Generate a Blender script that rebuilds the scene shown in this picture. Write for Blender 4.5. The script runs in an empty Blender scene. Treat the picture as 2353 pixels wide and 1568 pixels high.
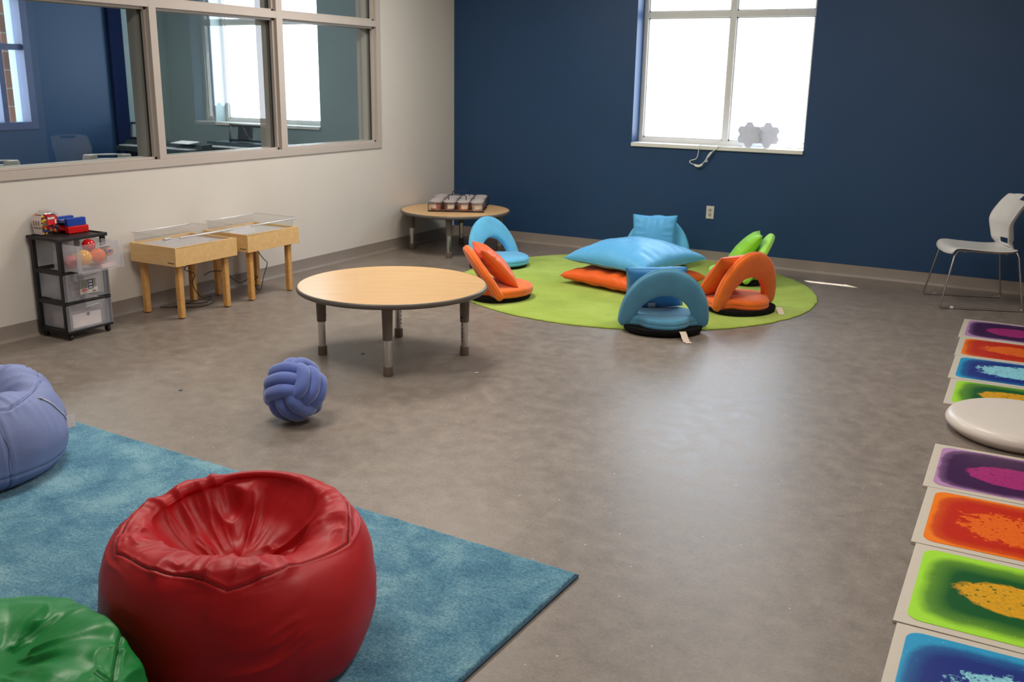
import bpy, bmesh, math, random
import numpy as np
from mathutils import Vector, Matrix
random.seed(3)
PI = math.pi
col = bpy.context.scene.collection
scene = bpy.context.scene

# ------------------------------------------------------------------ helpers
def lin(c, k=1.0):
    out = []
    for v in c[:3]:
        v = v / 255.0
        out.append((v / 12.92 if v <= 0.04045 else ((v + 0.055) / 1.055) ** 2.4) * k)
    return (out[0], out[1], out[2], 1.0)

class MB:
    """collects shapes that become ONE mesh"""
    def __init__(s): s.v = []; s.f = []
    def add(s, vs, fs):
        n = len(s.v); s.v += [tuple(p) for p in vs]; s.f += [tuple(i + n for i in f) for f in fs]; return s
    def box(s, c, d, rz=0.0, rx=0.0, ry=0.0):
        m = Matrix.Rotation(rz, 3, 'Z') @ Matrix.Rotation(ry, 3, 'Y') @ Matrix.Rotation(rx, 3, 'X')
        vs = [Vector(c) + m @ Vector((x * d[0] / 2, y * d[1] / 2, z * d[2] / 2)) for x in (-1, 1) for y in (-1, 1) for z in (-1, 1)]
        return s.add(vs, [(0, 1, 3, 2), (4, 6, 7, 5), (0, 4, 5, 1), (2, 3, 7, 6), (0, 2, 6, 4), (1, 5, 7, 3)])
    def bx(s, x0, x1, y0, y1, z0, z1):
        return s.box(((x0 + x1) / 2, (y0 + y1) / 2, (z0 + z1) / 2), (abs(x1 - x0), abs(y1 - y0), abs(z1 - z0)))
    def lathe(s, prof, c=(0, 0, 0), n=40, m=None, cap=True):
        vs = []; fs = []
        for r, z in prof:
            for i in range(n):
                a = 2 * PI * i / n
                p = Vector((r * math.cos(a), r * math.sin(a), z))
                if m: p = m @ p
                vs.append(p + Vector(c))
        k = len(prof)
        for j in range(k - 1):
            for i in range(n):
                i2 = (i + 1) % n
                fs.append((j * n + i, j * n + i2, (j + 1) * n + i2, (j + 1) * n + i))
        if cap and prof[0][0] > 1e-6: fs.append(tuple(reversed(range(n))))
        if cap and prof[-1][0] > 1e-6: fs.append(tuple((k - 1) * n + i for i in range(n)))
        return s.add(vs, fs)
    def tube(s, pts, r, n=8, closed=False, cap=True):
        P = [Vector(p) for p in pts]; k = len(P)
        rs = r if isinstance(r, (list, tuple)) else [r] * k
        vs = []; fs = []; up = None
        for i in range(k):
            if closed: t = P[(i + 1) % k] - P[i - 1]
            else: t = P[min(i + 1, k - 1)] - P[max(i - 1, 0)]
            t.normalize()
            if up is None:
                up = Vector((0, 0, 1)) if abs(t.z) < .9 else Vector((1, 0, 0))
            a = up - t * up.dot(t)
            if a.length < 1e-5: a = t.orthogonal()
            a.normalize(); b = t.cross(a); up = a
            for j in range(n):
                q = 2 * PI * j / n
                vs.append(P[i] + (a * math.cos(q) + b * math.sin(q)) * rs[i])
        rng = k if closed else k - 1
        for i in range(rng):
            i2 = (i + 1) % k
            for j in range(n):
                j2 = (j + 1) % n
                fs.append((i * n + j, i * n + j2, i2 * n + j2, i2 * n + j))
        if cap and not closed:
            fs.append(tuple(reversed(range(n)))); fs.append(tuple((k - 1) * n + j for j in range(n)))
        return s.add(vs, fs)
    def grid(s, fn, nu, nv, closeu=False):
        vs = [fn(i / (nu if closeu else nu - 1), j / (nv - 1)) for i in range(nu) for j in range(nv)]
        fs = []
        for i in range(nu if closeu else nu - 1):
            i2 = (i + 1) % nu
            for j in range(nv - 1):
                fs.append((i * nv + j, i2 * nv + j, i2 * nv + j + 1, i * nv + j + 1))
        return s.add(vs, fs)
    def prism(s, poly, z0, z1, m=None):
        n = len(poly)
        vs = [Vector((x, y, z0)) for x, y in poly] + [Vector((x, y, z1)) for x, y in poly]
        if m: vs = [m @ v for v in vs]
        return s.add(vs, [tuple(reversed(range(n))), tuple(range(n, 2 * n))] + [(i, (i + 1) % n, n + (i + 1) % n, n + i) for i in range(n)])
    def sphere(s, c, r, n=24, m=14, fn=None):
        prof = []
        vs = []; fs = []
        for j in range(m + 1):
            b = -PI / 2 + PI * j / m
            for i in range(n):
                a = 2 * PI * i / n
                d = Vector((math.cos(a) * math.cos(b), math.sin(a) * math.cos(b), math.sin(b)))
                vs.append(Vector(c) + d * (r * (fn(d) if fn else 1)))
        for j in range(m):
            for i in range(n):
                i2 = (i + 1) % n
                fs.append((j * n + i, j * n + i2, (j + 1) * n + i2, (j + 1) * n + i))
        return s.add(vs, fs)
    def build(s, name, mat, parent=None, smooth=None, bevel=0.0, sub=0, solid=0.0):
        me = bpy.data.meshes.new(name)
        me.from_pydata(s.v, [], s.f)
        bm = bmesh.new(); bm.from_mesh(me)
        bmesh.ops.remove_doubles(bm, verts=bm.verts, dist=1e-5)
        bmesh.ops.recalc_face_normals(bm, faces=bm.faces)
        bm.to_mesh(me); bm.free()
        if smooth is not None:
            me.shade_smooth()
            if smooth < 179: me.set_sharp_from_angle(angle=math.radians(smooth))
        me.materials.append(mat)
        o = bpy.data.objects.new(name, me); col.objects.link(o)
        if parent: o.parent = parent
        if solid:
            md = o.modifiers.new('solid', 'SOLIDIFY'); md.thickness = solid; md.offset = 0
        if bevel:
            md = o.modifiers.new('bevel', 'BEVEL'); md.width = bevel; md.segments = 3; md.limit_method = 'ANGLE'; md.angle_limit = math.radians(40)
            md.harden_normals = False
            me.shade_smooth(); me.set_sharp_from_angle(angle=math.radians(40))
        if sub:
            md = o.modifiers.new('sub', 'SUBSURF'); md.levels = sub; md.render_levels = sub
        return o

def thing(name, label, cat, loc=(0, 0, 0), rz=0.0, group=None):
    o = bpy.data.objects.new(name, None); col.objects.link(o)
    o.location = loc; o.rotation_euler = (0, 0, rz); o.empty_display_size = .1
    o['label'] = label; o['category'] = cat
    if group: o['group'] = group
    return o
def tag(o, label, cat, group=None):
    o['label'] = label; o['category'] = cat
    if group: o['group'] = group
    return o
def struct(o):
    o['kind'] = 'structure'; return o
def kids(o): return [c for c in bpy.data.objects if c.parent == o]
def copy_tree(o, parent=None):
    c = o.copy(); col.objects.link(c)
    if parent: c.parent = parent
    for ch in kids(o): copy_tree(ch, c)
    return c
def crom(P, n):
    """Catmull-Rom through control points, n samples"""
    P = np.array(P, float); k = len(P)
    Q = np.vstack([2 * P[0] - P[1], P, 2 * P[-1] - P[-2]])
    t = np.linspace(0, k - 1 - 1e-9, n); i = t.astype(int); u = (t - i)[:, None]
    p0, p1, p2, p3 = Q[i], Q[i + 1], Q[i + 2], Q[i + 3]
    return .5 * ((2 * p1) + (-p0 + p2) * u + (2 * p0 - 5 * p1 + 4 * p2 - p3) * u ** 2 + (-p0 + 3 * p1 - 3 * p2 + p3) * u ** 3)
def vnoise(P, seed=0):
    P = np.asarray(P, float); I = np.floor(P).astype(np.int64); F = P - I; F = F * F * F * (F * (F * 6 - 15) + 10)
    def h(a):
        x = (a[..., 0] * 374761393 + a[..., 1] * 668265263 + a[..., 2] * 2147483647 + seed * 1274126177) & 0xffffffff
        x = ((x ^ (x >> 13)) * 1274126177) & 0xffffffff
        x = (x ^ (x >> 16)) & 0xffff
        return x / 65535.0
    r = 0
    for dx in (0, 1):
        for dy in (0, 1):
            for dz in (0, 1):
                w = (F[..., 0] if dx else 1 - F[..., 0]) * (F[..., 1] if dy else 1 - F[..., 1]) * (F[..., 2] if dz else 1 - F[..., 2])
                r = r + w * h(I + np.array([dx, dy, dz]))
    return r

# ------------------------------------------------------------------ materials
class NT:
    def __init__(s, name):
        s.m = bpy.data.materials.new(name); s.m.use_nodes = True
        s.t = s.m.node_tree; s.t.nodes.clear()
        s.out = s.n('ShaderNodeOutputMaterial')
    def n(s, ty, **kw):
        o = s.t.nodes.new(ty)
        for k, v in kw.items():
            if k.startswith('i_'):
                o.inputs[k[2:].replace('_', ' ')].default_value = v
            else: setattr(o, k, v)
        return o
    def l(s, a, b): s.t.links.new(a, b)
    def math(s, op, a, b=None, clamp=False):
        o = s.n('ShaderNodeMath', operation=op); o.use_clamp = clamp
        for i, x in enumerate((a, b)):
            if x is None: continue
            if isinstance(x, (int, float)): o.inputs[i].default_value = x
            else: s.l(x, o.inputs[i])
        return o.outputs[0]
    def mix(s, f, a, b, blend='MIX'):
        o = s.n('ShaderNodeMix', data_type='RGBA', blend_type=blend)
        for k, x in ((0, f), (6, a), (7, b)):
            if isinstance(x, (int, float, tuple)): o.inputs[k].default_value = x
            else: s.l(x, o.inputs[k])
        return o.outputs[2]
    def ramp(s, f, stops, interp='LINEAR'):
        o = s.n('ShaderNodeValToRGB'); o.color_ramp.interpolation = interp
        e = o.color_ramp.elements
        while len(e) < len(stops): e.new(.5)
        for i, (p, c) in enumerate(stops): e[i].position = p; e[i].color = c if len(c) == 4 else (*c, 1)
        s.l(f, o.inputs[0]); return o.outputs[0]
    def noise(s, scale, detail=3, rough=.55, vec=None, dist=0.0):
        o = s.n('ShaderNodeTexNoise'); o.inputs['Scale'].default_value = scale; o.inputs['Detail'].default_value = detail
        o.inputs['Roughness'].default_value = rough; o.inputs['Distortion'].default_value = dist
        if vec is None: vec = s.coord()
        s.l(vec, o.inputs['Vector']); return o.outputs[0]
    def coord(s, kind='Object', scale=None, rot=None):
        if not hasattr(s, 'tc'): s.tc = s.n('ShaderNodeTexCoord')
        v = s.tc.outputs[kind]
        if scale or rot:
            mp = s.n('ShaderNodeMapping'); s.l(v, mp.inputs[0])
            if scale: mp.inputs['Scale'].default_value = scale
            if rot: mp.inputs['Rotation'].default_value = rot
            v = mp.outputs[0]
        return v
    def bsdf(s, color, rough=.5, metal=0.0, spec=.5, bump=None, bstr=.2, bdist=.002, **kw):
        p = s.n('ShaderNodeBsdfPrincipled')
        if isinstance(color, tuple): p.inputs['Base Color'].default_value = color
        else: s.l(color, p.inputs['Base Color'])
        if isinstance(rough, (int, float)): p.inputs['Roughness'].default_value = rough
        else: s.l(rough, p.inputs['Roughness'])
        p.inputs['Metallic'].default_value = metal; p.inputs['Specular IOR Level'].default_value = spec
        for k, v in kw.items(): p.inputs[k.replace('_', ' ')].default_value = v
        if bump is not None:
            b = s.n('ShaderNodeBump'); b.inputs['Strength'].default_value = bstr; b.inputs['Distance'].default_value = bdist
            s.l(bump, b.inputs['Height']); s.l(b.outputs[0], p.inputs['Normal'])
        return p.outputs[0]
    def done(s, sh): s.l(sh, s.out.inputs[0]); return s.m

def plain(name, rgb, rough=.5, metal=0.0, spec=.5, var=.08, scale=12.0, bump=0.0, bscale=200.0, sheen=0.0, bdist=.002):
    t = NT(name); c = lin(rgb)
    n = t.noise(scale, 3)
    lo = tuple(x * (1 - var) for x in c[:3]) + (1,); hi = tuple(min(1, x * (1 + var)) for x in c[:3]) + (1,)
    cc = t.ramp(n, [(.3, lo), (.7, hi)])
    bn = t.noise(bscale, 2) if bump else None
    kw = {'Sheen_Weight': sheen, 'Sheen_Roughness': .4} if sheen else {}
    return t.done(t.bsdf(cc, rough, metal, spec, bn, bump, bdist, **kw))

def wood(name, light, dark, rot=0.0, rough=.35, stretch=14.0):
    t = NT(name)
    v = t.coord('Object', scale=(1.2, stretch, stretch), rot=(0, 0, rot))
    n1 = t.noise(3.0, 5, .6, v, .6); n2 = t.noise(14.0, 3, .5, v)
    f = t.math('ADD', t.math('MULTIPLY', n1, .7), t.math('MULTIPLY', n2, .3))
    c = t.ramp(f, [(.3, lin(dark)), (.62, lin(light))])
    return t.done(t.bsdf(c, rough, 0, .5, n2, .05, .001))

def fabric(name, rgb, rough=.8, scale=500, bump=.25, var=.12, sheen=.3, bd=.0015):
    t = NT(name); c = lin(rgb)
    n = t.noise(7, 4, .6)
    cc = t.ramp(n, [(.3, tuple(x * (1 - var) for x in c[:3]) + (1,)), (.7, tuple(min(1, x * (1 + var)) for x in c[:3]) + (1,))])
    return t.done(t.bsdf(cc, rough, 0, .3, t.noise(scale, 2), bump, bd, Sheen_Weight=sheen, Sheen_Roughness=.5))

def glassy(name, tint, refl=.06, rough=.0, f0=1.45, extra=0.0):
    """thin clear sheet: transparent with fresnel reflection"""
    t = NT(name)
    fr = t.n('ShaderNodeLayerWeight'); fr.inputs[0].default_value = .5
    tr = t.n('ShaderNodeBsdfTransparent'); tr.inputs[0].default_value = tint
    gl = t.n('ShaderNodeBsdfGlossy'); gl.inputs['Roughness'].default_value = rough
    f = t.math('ADD', t.math('MULTIPLY', t.math('POWER', fr.outputs['Facing'], 5), .9), .04 + extra, clamp=True)
    nz = t.noise(.7, 1); f = t.math('MULTIPLY', f, t.math('ADD', t.math('MULTIPLY', nz, .06), .97))
    m = t.n('ShaderNodeMixShader'); t.l(f, m.inputs[0]); t.l(tr.outputs[0], m.inputs[1]); t.l(gl.outputs[0], m.inputs[2])
    return t.done(m.outputs[0])

def frosted(name, rgb, alpha, tlw=.4):
    t = NT(name)
    n = t.noise(30, 2); c = t.ramp(n, [(.3, lin(rgb, .93)), (.7, lin(rgb))])
    b = t.bsdf(c, .3, 0, .5)
    tl = t.n('ShaderNodeBsdfTranslucent'); t.l(c, tl.inputs[0])
    m0 = t.n('ShaderNodeMixShader'); m0.inputs[0].default_value = tlw; t.l(b, m0.inputs[1]); t.l(tl.outputs[0], m0.inputs[2])
    tr = t.n('ShaderNodeBsdfTransparent')
    m = t.n('ShaderNodeMixShader'); m.inputs[0].default_value = alpha; t.l(tr.outputs[0], m.inputs[1]); t.l(m0.outputs[0], m.inputs[2])
    return t.done(m.outputs[0])

def floor_mat():
    t = NT('grey_vinyl_floor')
    n1 = t.noise(1.1, 5, .6); n2 = t.noise(11, 7, .7); n3 = t.noise(90, 3, .6)
    f = t.math('ADD', t.math('ADD', t.math('MULTIPLY', n1, .22), t.math('MULTIPLY', n2, .5)), t.math('MULTIPLY', n3, .28))
    c = t.ramp(f, [(.34, lin((108, 98, 90))), (.5, lin((130, 120, 111))), (.66, lin((150, 140, 131)))])
    br = t.n('ShaderNodeTexBrick'); br.offset = .5
    mp = t.n('ShaderNodeMapping'); t.l(t.coord(), mp.inputs[0]); mp.inputs['Location'].default_value = (.17, .6, 0); mp.inputs['Rotation'].default_value = (0, 0, PI / 2)
    t.l(mp.outputs[0], br.inputs['Vector']); br.inputs['Scale'].default_value = 1.0
    br.inputs['Brick Width'].default_value = 1.8; br.inputs['Row Height'].default_value = .9; br.inputs['Mortar Size'].default_value = .0015
    br.inputs['Color1'].default_value = (.93, .93, .93, 1); br.inputs['Color2'].default_value = (1.07, 1.06, 1.05, 1); br.inputs['Mortar'].default_value = (.9, .9, .9, 1)
    c = t.mix(1.0, c, br.outputs['Color'], 'MULTIPLY')
    vo = t.n('ShaderNodeTexVoronoi'); vo.inputs['Scale'].default_value = 26; t.l(t.coord(), vo.inputs['Vector'])
    wn = t.n('ShaderNodeTexWhiteNoise'); t.l(vo.outputs['Color'], wn.inputs['Vector'])
    sp = t.math('LESS_THAN', vo.outputs['Distance'], t.math('MULTIPLY', t.math('POWER', wn.outputs['Value'], 6), .11))
    c = t.mix(t.math('MULTIPLY', sp, .8), c, lin((205, 195, 185)))
    vo2 = t.n('ShaderNodeTexVoronoi'); vo2.inputs['Scale'].default_value = 31; t.l(t.coord(), vo2.inputs['Vector'])
    wn2 = t.n('ShaderNodeTexWhiteNoise'); t.l(vo2.outputs['Color'], wn2.inputs['Vector'])
    sp2 = t.math('LESS_THAN', vo2.outputs['Distance'], t.math('MULTIPLY', t.math('POWER', wn2.outputs['Value'], 8), .1))
    c = t.mix(t.math('MULTIPLY', sp2, .6), c, lin((70, 62, 58)))
    ro = t.ramp(n2, [(.3, (.36,) * 3), (.7, (.46,) * 3)])
    return t.done(t.bsdf(c, ro, 0, .5, n3, .05, .0006))

def rug_mat(name, cols, big, fine, rough=.95):
    t = NT(name)
    n1 = t.noise(big, 4, .65, None, .4); n2 = t.noise(fine, 2, .7); n3 = t.noise(fine * 2.3, 2, .7)
    f = t.math('ADD', t.math('MULTIPLY', n1, .55), t.math('MULTIPLY', n2, .45))
    c = t.ramp(f, [(.36, lin(cols[0])), (.5, lin(cols[1])), (.63, lin(cols[2]))])
    h = t.math('ADD', n2, n3)
    return t.done(t.bsdf(c, rough, 0, .1, h, .9, .006, Sheen_Weight=.25, Sheen_Roughness=.5))

def brick_mat():
    t = NT('brick')
    br = t.n('ShaderNodeTexBrick')
    mp = t.n('ShaderNodeMapping'); t.l(t.coord(), mp.inputs[0]); mp.inputs['Rotation'].default_value = (PI / 2, 0, PI / 2)
    t.l(mp.outputs[0], br.inputs['Vector']); br.inputs['Scale'].default_value = 1
    br.inputs['Brick Width'].default_value = .2; br.inputs['Row Height'].default_value = .067; br.inputs['Mortar Size'].default_value = .006
    br.inputs['Color1'].default_value = lin((74, 42, 34)); br.inputs['Color2'].default_value = lin((92, 56, 44)); br.inputs['Mortar'].default_value = lin((100, 92, 84))
    return t.done(t.bsdf(br.outputs['Color'], .9))

def liquid_mat(name, edge, base, blob, seed, st=.6, amp=.5, hol=.85):
    t = NT(name)
    co = t.coord('Object')
    sx = t.n('ShaderNodeSeparateXYZ'); t.l(co, sx.inputs[0])
    of = t.n('ShaderNodeMapping'); t.l(co, of.inputs[0]); of.inputs['Location'].default_value = (seed * 3.1, seed * 1.7, 0)
    v = of.outputs[0]
    nz = t.noise(6, 4, .6, v); nf = t.noise(28, 4, .7, v, .5); nff = t.noise(70, 3, .7, v)
    ax = t.math('ABSOLUTE', sx.outputs[0]); ay = t.math('ABSOLUTE', sx.outputs[1])
    m = t.math('POWER', t.math('ADD', t.math('POWER', t.math('MULTIPLY', ax, .96), 5), t.math('POWER', ay, 5)), .2)
    e = t.math('ADD', t.math('MULTIPLY', m, 4.2), t.math('MULTIPLY', t.math('SUBTRACT', nz, .5), .18))
    e = t.math('ADD', e, t.math('MULTIPLY', t.math('SUBTRACT', nf, .5), .05))
    c = t.ramp(e, [(st, lin(base)), (st * .4 + .62, tuple(.72 * a + .28 * b for a, b in zip(lin(base), lin(edge)))), (1.07, lin(edge))])
    # blob in the middle
    dx = t.math('DIVIDE', t.math('ADD', t.math('SUBTRACT', sx.outputs[0], .04), t.math('MULTIPLY', t.math('SUBTRACT', nz, .5), .10)), .185)
    dy = t.math('DIVIDE', t.math('ADD', sx.outputs[1], .015 * math.sin(seed * 5)), .122 + .015 * math.sin(seed * 2.3))
    d = t.math('SQRT', t.math('ADD', t.math('POWER', dx, 2), t.math('POWER', dy, 2)))
    d = t.math('ADD', d, t.math('MULTIPLY', t.math('SUBTRACT', nf, .5), amp))
    b = t.ramp(d, [(.90, (1, 1, 1)), (1.0, (0, 0, 0))])
    vo = t.n('ShaderNodeTexVoronoi'); vo.inputs['Scale'].default_value = 60; t.l(v, vo.inputs['Vector'])
    wn = t.n('ShaderNodeTexWhiteNoise'); t.l(vo.outputs['Color'], wn.inputs['Vector'])
    hole = t.math('LESS_THAN', vo.outputs['Distance'], t.math('MULTIPLY', t.math('POWER', wn.outputs['Value'], 3), .45))
    bm_ = t.math('MULTIPLY', b, t.math('SUBTRACT', 1.0, t.math('MULTIPLY', hole, hol)))
    bc = t.mix(t.ramp(nff, [(.4, (0, 0, 0)), (.62, (.55, .55, .55))]), lin(blob), tuple(.5 * a + .5 * q for a, q in zip(lin(blob), lin(base))))
    c = t.mix(bm_, c, bc)
    fleck = t.math('MULTIPLY', t.math('GREATER_THAN', nff, .69), t.math('GREATER_THAN', e, .75))
    c = t.mix(t.math('MULTIPLY', fleck, .7), c, lin(tuple(min(255, int(q * .5 + 120)) for q in blob)))
    return t.done(t.bsdf(c, .33, 0, .4, None))

def confetti_mat():
    t = NT('confetti')
    vo = t.n('ShaderNodeTexVoronoi'); vo.inputs['Scale'].default_value = 70; t.l(t.coord(), vo.inputs['Vector'])
    sep = t.n('ShaderNodeSeparateColor'); t.l(vo.outputs['Color'], sep.inputs[0])
    c = t.ramp(sep.outputs[0], [(0, lin((200, 60, 50))), (.2, lin((60, 90, 170))), (.4, lin((230, 190, 60))), (.6, lin((90, 150, 90))), (.8, lin((220, 120, 60)))], 'CONSTANT')
    return t.done(t.bsdf(c, .2))

M = {}
M['wall'] = plain('white_wall_paint', (210, 204, 196), .6, 0, .3, .015, 3, .06, 350, 0, .0006)
M['blue'] = plain('navy_wall_paint', (32, 64, 100), .5, 0, .4, .03, 2, .06, 350, 0, .0006)
M['teal'] = plain('grey_teal_wall_paint', (152, 168, 168), .6, 0, .3, .02, 2)
M['ceil'] = plain('ceiling_paint', (225, 222, 216), .8)
M['floor'] = floor_mat()
M['base'] = plain('taupe_baseboard', (142, 132, 124), .45, 0, .4, .03, 6)
M['frame'] = plain('taupe_frame_paint', (182, 172, 164), .45, 0, .4, .015, 5)
M['framed'] = plain('shaded_stop', (142, 132, 124), .45, 0, .4, .015, 5)
M['gasket'] = plain('black_gasket', (30, 28, 27), .6)
M['alu'] = plain('grey_window_frame', (214, 212, 207), .4, 0, .4, .02, 5)
M['sill'] = plain('white_sill', (225, 222, 215), .35, 0, .5, .03, 9)
M['glass'] = glassy('partition_glass', (.82, .90, .90, 1), extra=.05)
M['pane'] = glassy('window_pane', (.93, .96, .96, 1))
M['acryl'] = glassy('clear_acrylic', (.94, .95, .96, 1), rough=.04, extra=.01)
M['white'] = plain('white_plastic', (218, 216, 213), .35, 0, .5, .02, 8)
M['whitep'] = plain('white_paper', (225, 218, 212), .8, 0, .2, .03, 40)
M['black'] = plain('black_plastic', (22, 21, 21), .45, 0, .5, .1, 20, .05, 300)
M['blackc'] = plain('black_cloth', (14, 14, 15), .9, 0, .2, .1, 40, .2, 500)
M['chrome'] = plain('chrome', (205, 203, 200), .16, 1.0, .5, .03, 20)
M['steel'] = plain('satin_steel', (170, 165, 160), .3, 1.0, .5, .05, 20)
M['taupe'] = plain('taupe_tube', (104, 96, 90), .45, 0, .4, .03, 10)
M['edge'] = plain('taupe_edge_band', (92, 86, 80), .38, 0, .5, .03, 10)
M['top'] = wood('maple_laminate', (226, 186, 134), (211, 168, 116), 0.4, .32, 10)
M['maple'] = wood('maple_ply', (228, 190, 132), (212, 170, 112), 0.0, .4, 9)
M['mapleleg'] = wood('maple_leg', (214, 164, 98), (196, 142, 78), PI / 2, .4, 9)
M['frost'] = frosted('frosted_plastic', (222, 224, 234), .34)
M['frontp'] = frosted('frosted_front', (226, 226, 236), .17)
M['lightpanel'] = plain('frosted_light_panel', (226, 220, 222), .3, 0, .5, .02, 6)

# ------------------------------------------------------------------ room shell
WT = .2
def holewall(name, mat, axis, pos, thick, a0, a1, z0, z1, holes):
    """wall in plane axis=pos, thickness away from the room, with rectangular holes (a0,a1,z0,z1)"""
    A = sorted({a0, a1, *[h[0] for h in holes], *[h[1] for h in holes]}); Zs = sorted({z0, z1, *[h[2] for h in holes], *[h[3] for h in holes]})
    mb = MB()
    for i in range(len(A) - 1):
        for j in range(len(Zs) - 1):
            ca, cz = (A[i] + A[i + 1]) / 2, (Zs[j] + Zs[j + 1]) / 2
            if any(h[0] < ca < h[1] and h[2] < cz < h[3] for h in holes): continue
            p0, p1 = sorted((pos, pos + thick))
            if axis == 'x': mb.bx(p0, p1, A[i], A[i + 1], Zs[j], Zs[j + 1])
            else: mb.bx(A[i], A[i + 1], p0, p1, Zs[j], Zs[j + 1])
    o = mb.build(name, mat)
    bm = bmesh.new(); bm.from_mesh(o.data)          # drop the inner faces between cells
    cent = {}
    for f in bm.faces:
        k = tuple(round(c, 4) for c in f.calc_center_median()); cent.setdefault(k, []).append(f)
    bmesh.ops.delete(bm, geom=[f for fs in cent.values() if len(fs) > 1 for f in fs], context='FACES')
    bm.to_mesh(o.data); bm.free()
    return struct(o)
RX, RY, CZ = 6.35, -9.9, 2.95
XL, XR, ZS, ZT = 1.957, 3.536, 1.045, 2.75          # blue wall window opening
IY0, IY1, IZ0, IZ1 = -6.32, -1.252, .965, 2.72       # glazed partition opening
holewall('wall_left', M['wall'], 'x', 0, -WT, RY, 0, 0, CZ, [(IY0, IY1, IZ0, IZ1)])
holewall('wall_back', M['blue'], 'y', 0, .32, -WT, RX, 0, CZ, [(XL, XR, ZS - .035, ZT)])
holewall('wall_right', M['wall'], 'x', RX, .15, RY, 0, 0, CZ, [])
holewall('wall_front', M['wall'], 'y', RY, -.15, 0, RX, 0, CZ, [])
struct(MB().bx(-4.4, RX + .15, RY - .15, .32, -.08, 0).build('floor', M['floor']))
struct(MB().bx(-4.4, RX + .15, RY - .15, .32, CZ, CZ + .1).build('ceiling', M['ceil']))
# cove baseboards: tall face, small toe
def baseboard(name, p0, p1, inward):
    prof = [(0, .1), (.004, .1), (.004, .022), (.008, .01), (.016, .003), (.018, 0), (0, 0)]
    mb = MB(); d = Vector(inward)
    vs = []
    for p in (p0, p1):
        for a, z in prof: vs.append(Vector(p) + d * a + Vector((0, 0, z)))
    n = len(prof)
    mb.add(vs, [(i, (i + 1) % n, n + (i + 1) % n, n + i) for i in range(n)] + [tuple(range(n)), tuple(range(2 * n - 1, n - 1, -1))])
    return struct(mb.build(name, M['base'], smooth=40))
baseboard('baseboard_left', (0, RY, 0), (0, 0, 0), (1, 0, 0))
baseboard('baseboard_back', (0, 0, 0), (RX, 0, 0), (0, -1, 0))

# interior glazed partition
w1 = bpy.data.objects.new('window_1', None); col.objects.link(w1); struct(w1)
FW = .056
mulls = [(-5.095, -5.01), (-3.83, -3.745), (-2.60, -2.505)]
def frame_member(mb, y0, y1, z0, z1): mb.bx(-WT - .012, .012, y0, y1, z0, z1)
mb = MB()
frame_member(mb, IY0, IY1, IZ0, IZ0 + FW); frame_member(mb, IY0, IY1, IZ1 - FW, IZ1)
frame_member(mb, IY0, IY0 + FW, IZ0 + FW, IZ1 - FW); frame_member(mb, IY1 - FW, IY1, IZ0 + FW, IZ1 - FW)
for a, b in mulls: mb.bx(-WT - .011, .011, a + .012, b - .012, IZ0 + FW, IZ1 - FW)
mb.bx(-WT - .010, .010, IY0 + FW, IY1 - FW, 2.02, 2.072)
mb.build('window_frame', M['frame'], w1, bevel=.002)
st = MB(); gs = MB(); pn = []
edges = [IY0 + FW] + [e for m in mulls for e in (m[0] + .012, m[1] - .012)] + [IY1 - FW]
bays = [(edges[2 * i], edges[2 * i + 1]) for i in range(len(edges) // 2)]
bays = [b for b in bays if b[1] - b[0] > .2]
for a, b in bays:
    for z0, z1 in ((IZ0 + FW, 2.02), (2.072, IZ1 - FW)):
        for (y0, y1, q0, q1) in ((a, a + .016, z0, z1), (b - .016, b, z0, z1), (a, b, z0, z0 + .016), (a, b, z1 - .016, z1)):
            st.bx(-.055, -.022, y0, y1, q0, q1); st.bx(-.150, -.090, y0, y1, q0, q1)
        for (y0, y1, q0, q1) in ((a + .016, a + .02, z0, z1), (b - .02, b - .016, z0, z1)):
            gs.bx(-.062, -.05, y0, y1, q0 + .016, q1 - .016)
        pn.append((a + .01, b - .01, z0 + .01, z1 - .01))
st.build('glazing_stop', M['frame'], w1)
gs.build('gasket', M['gasket'], w1)
for a, b, z0, z1 in pn: MB().add([(-.07, a, z0), (-.07, b, z0), (-.07, b, z1), (-.07, a, z1)], [(0, 1, 2, 3)]).build('glass_pane', M['glass'], w1)

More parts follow.
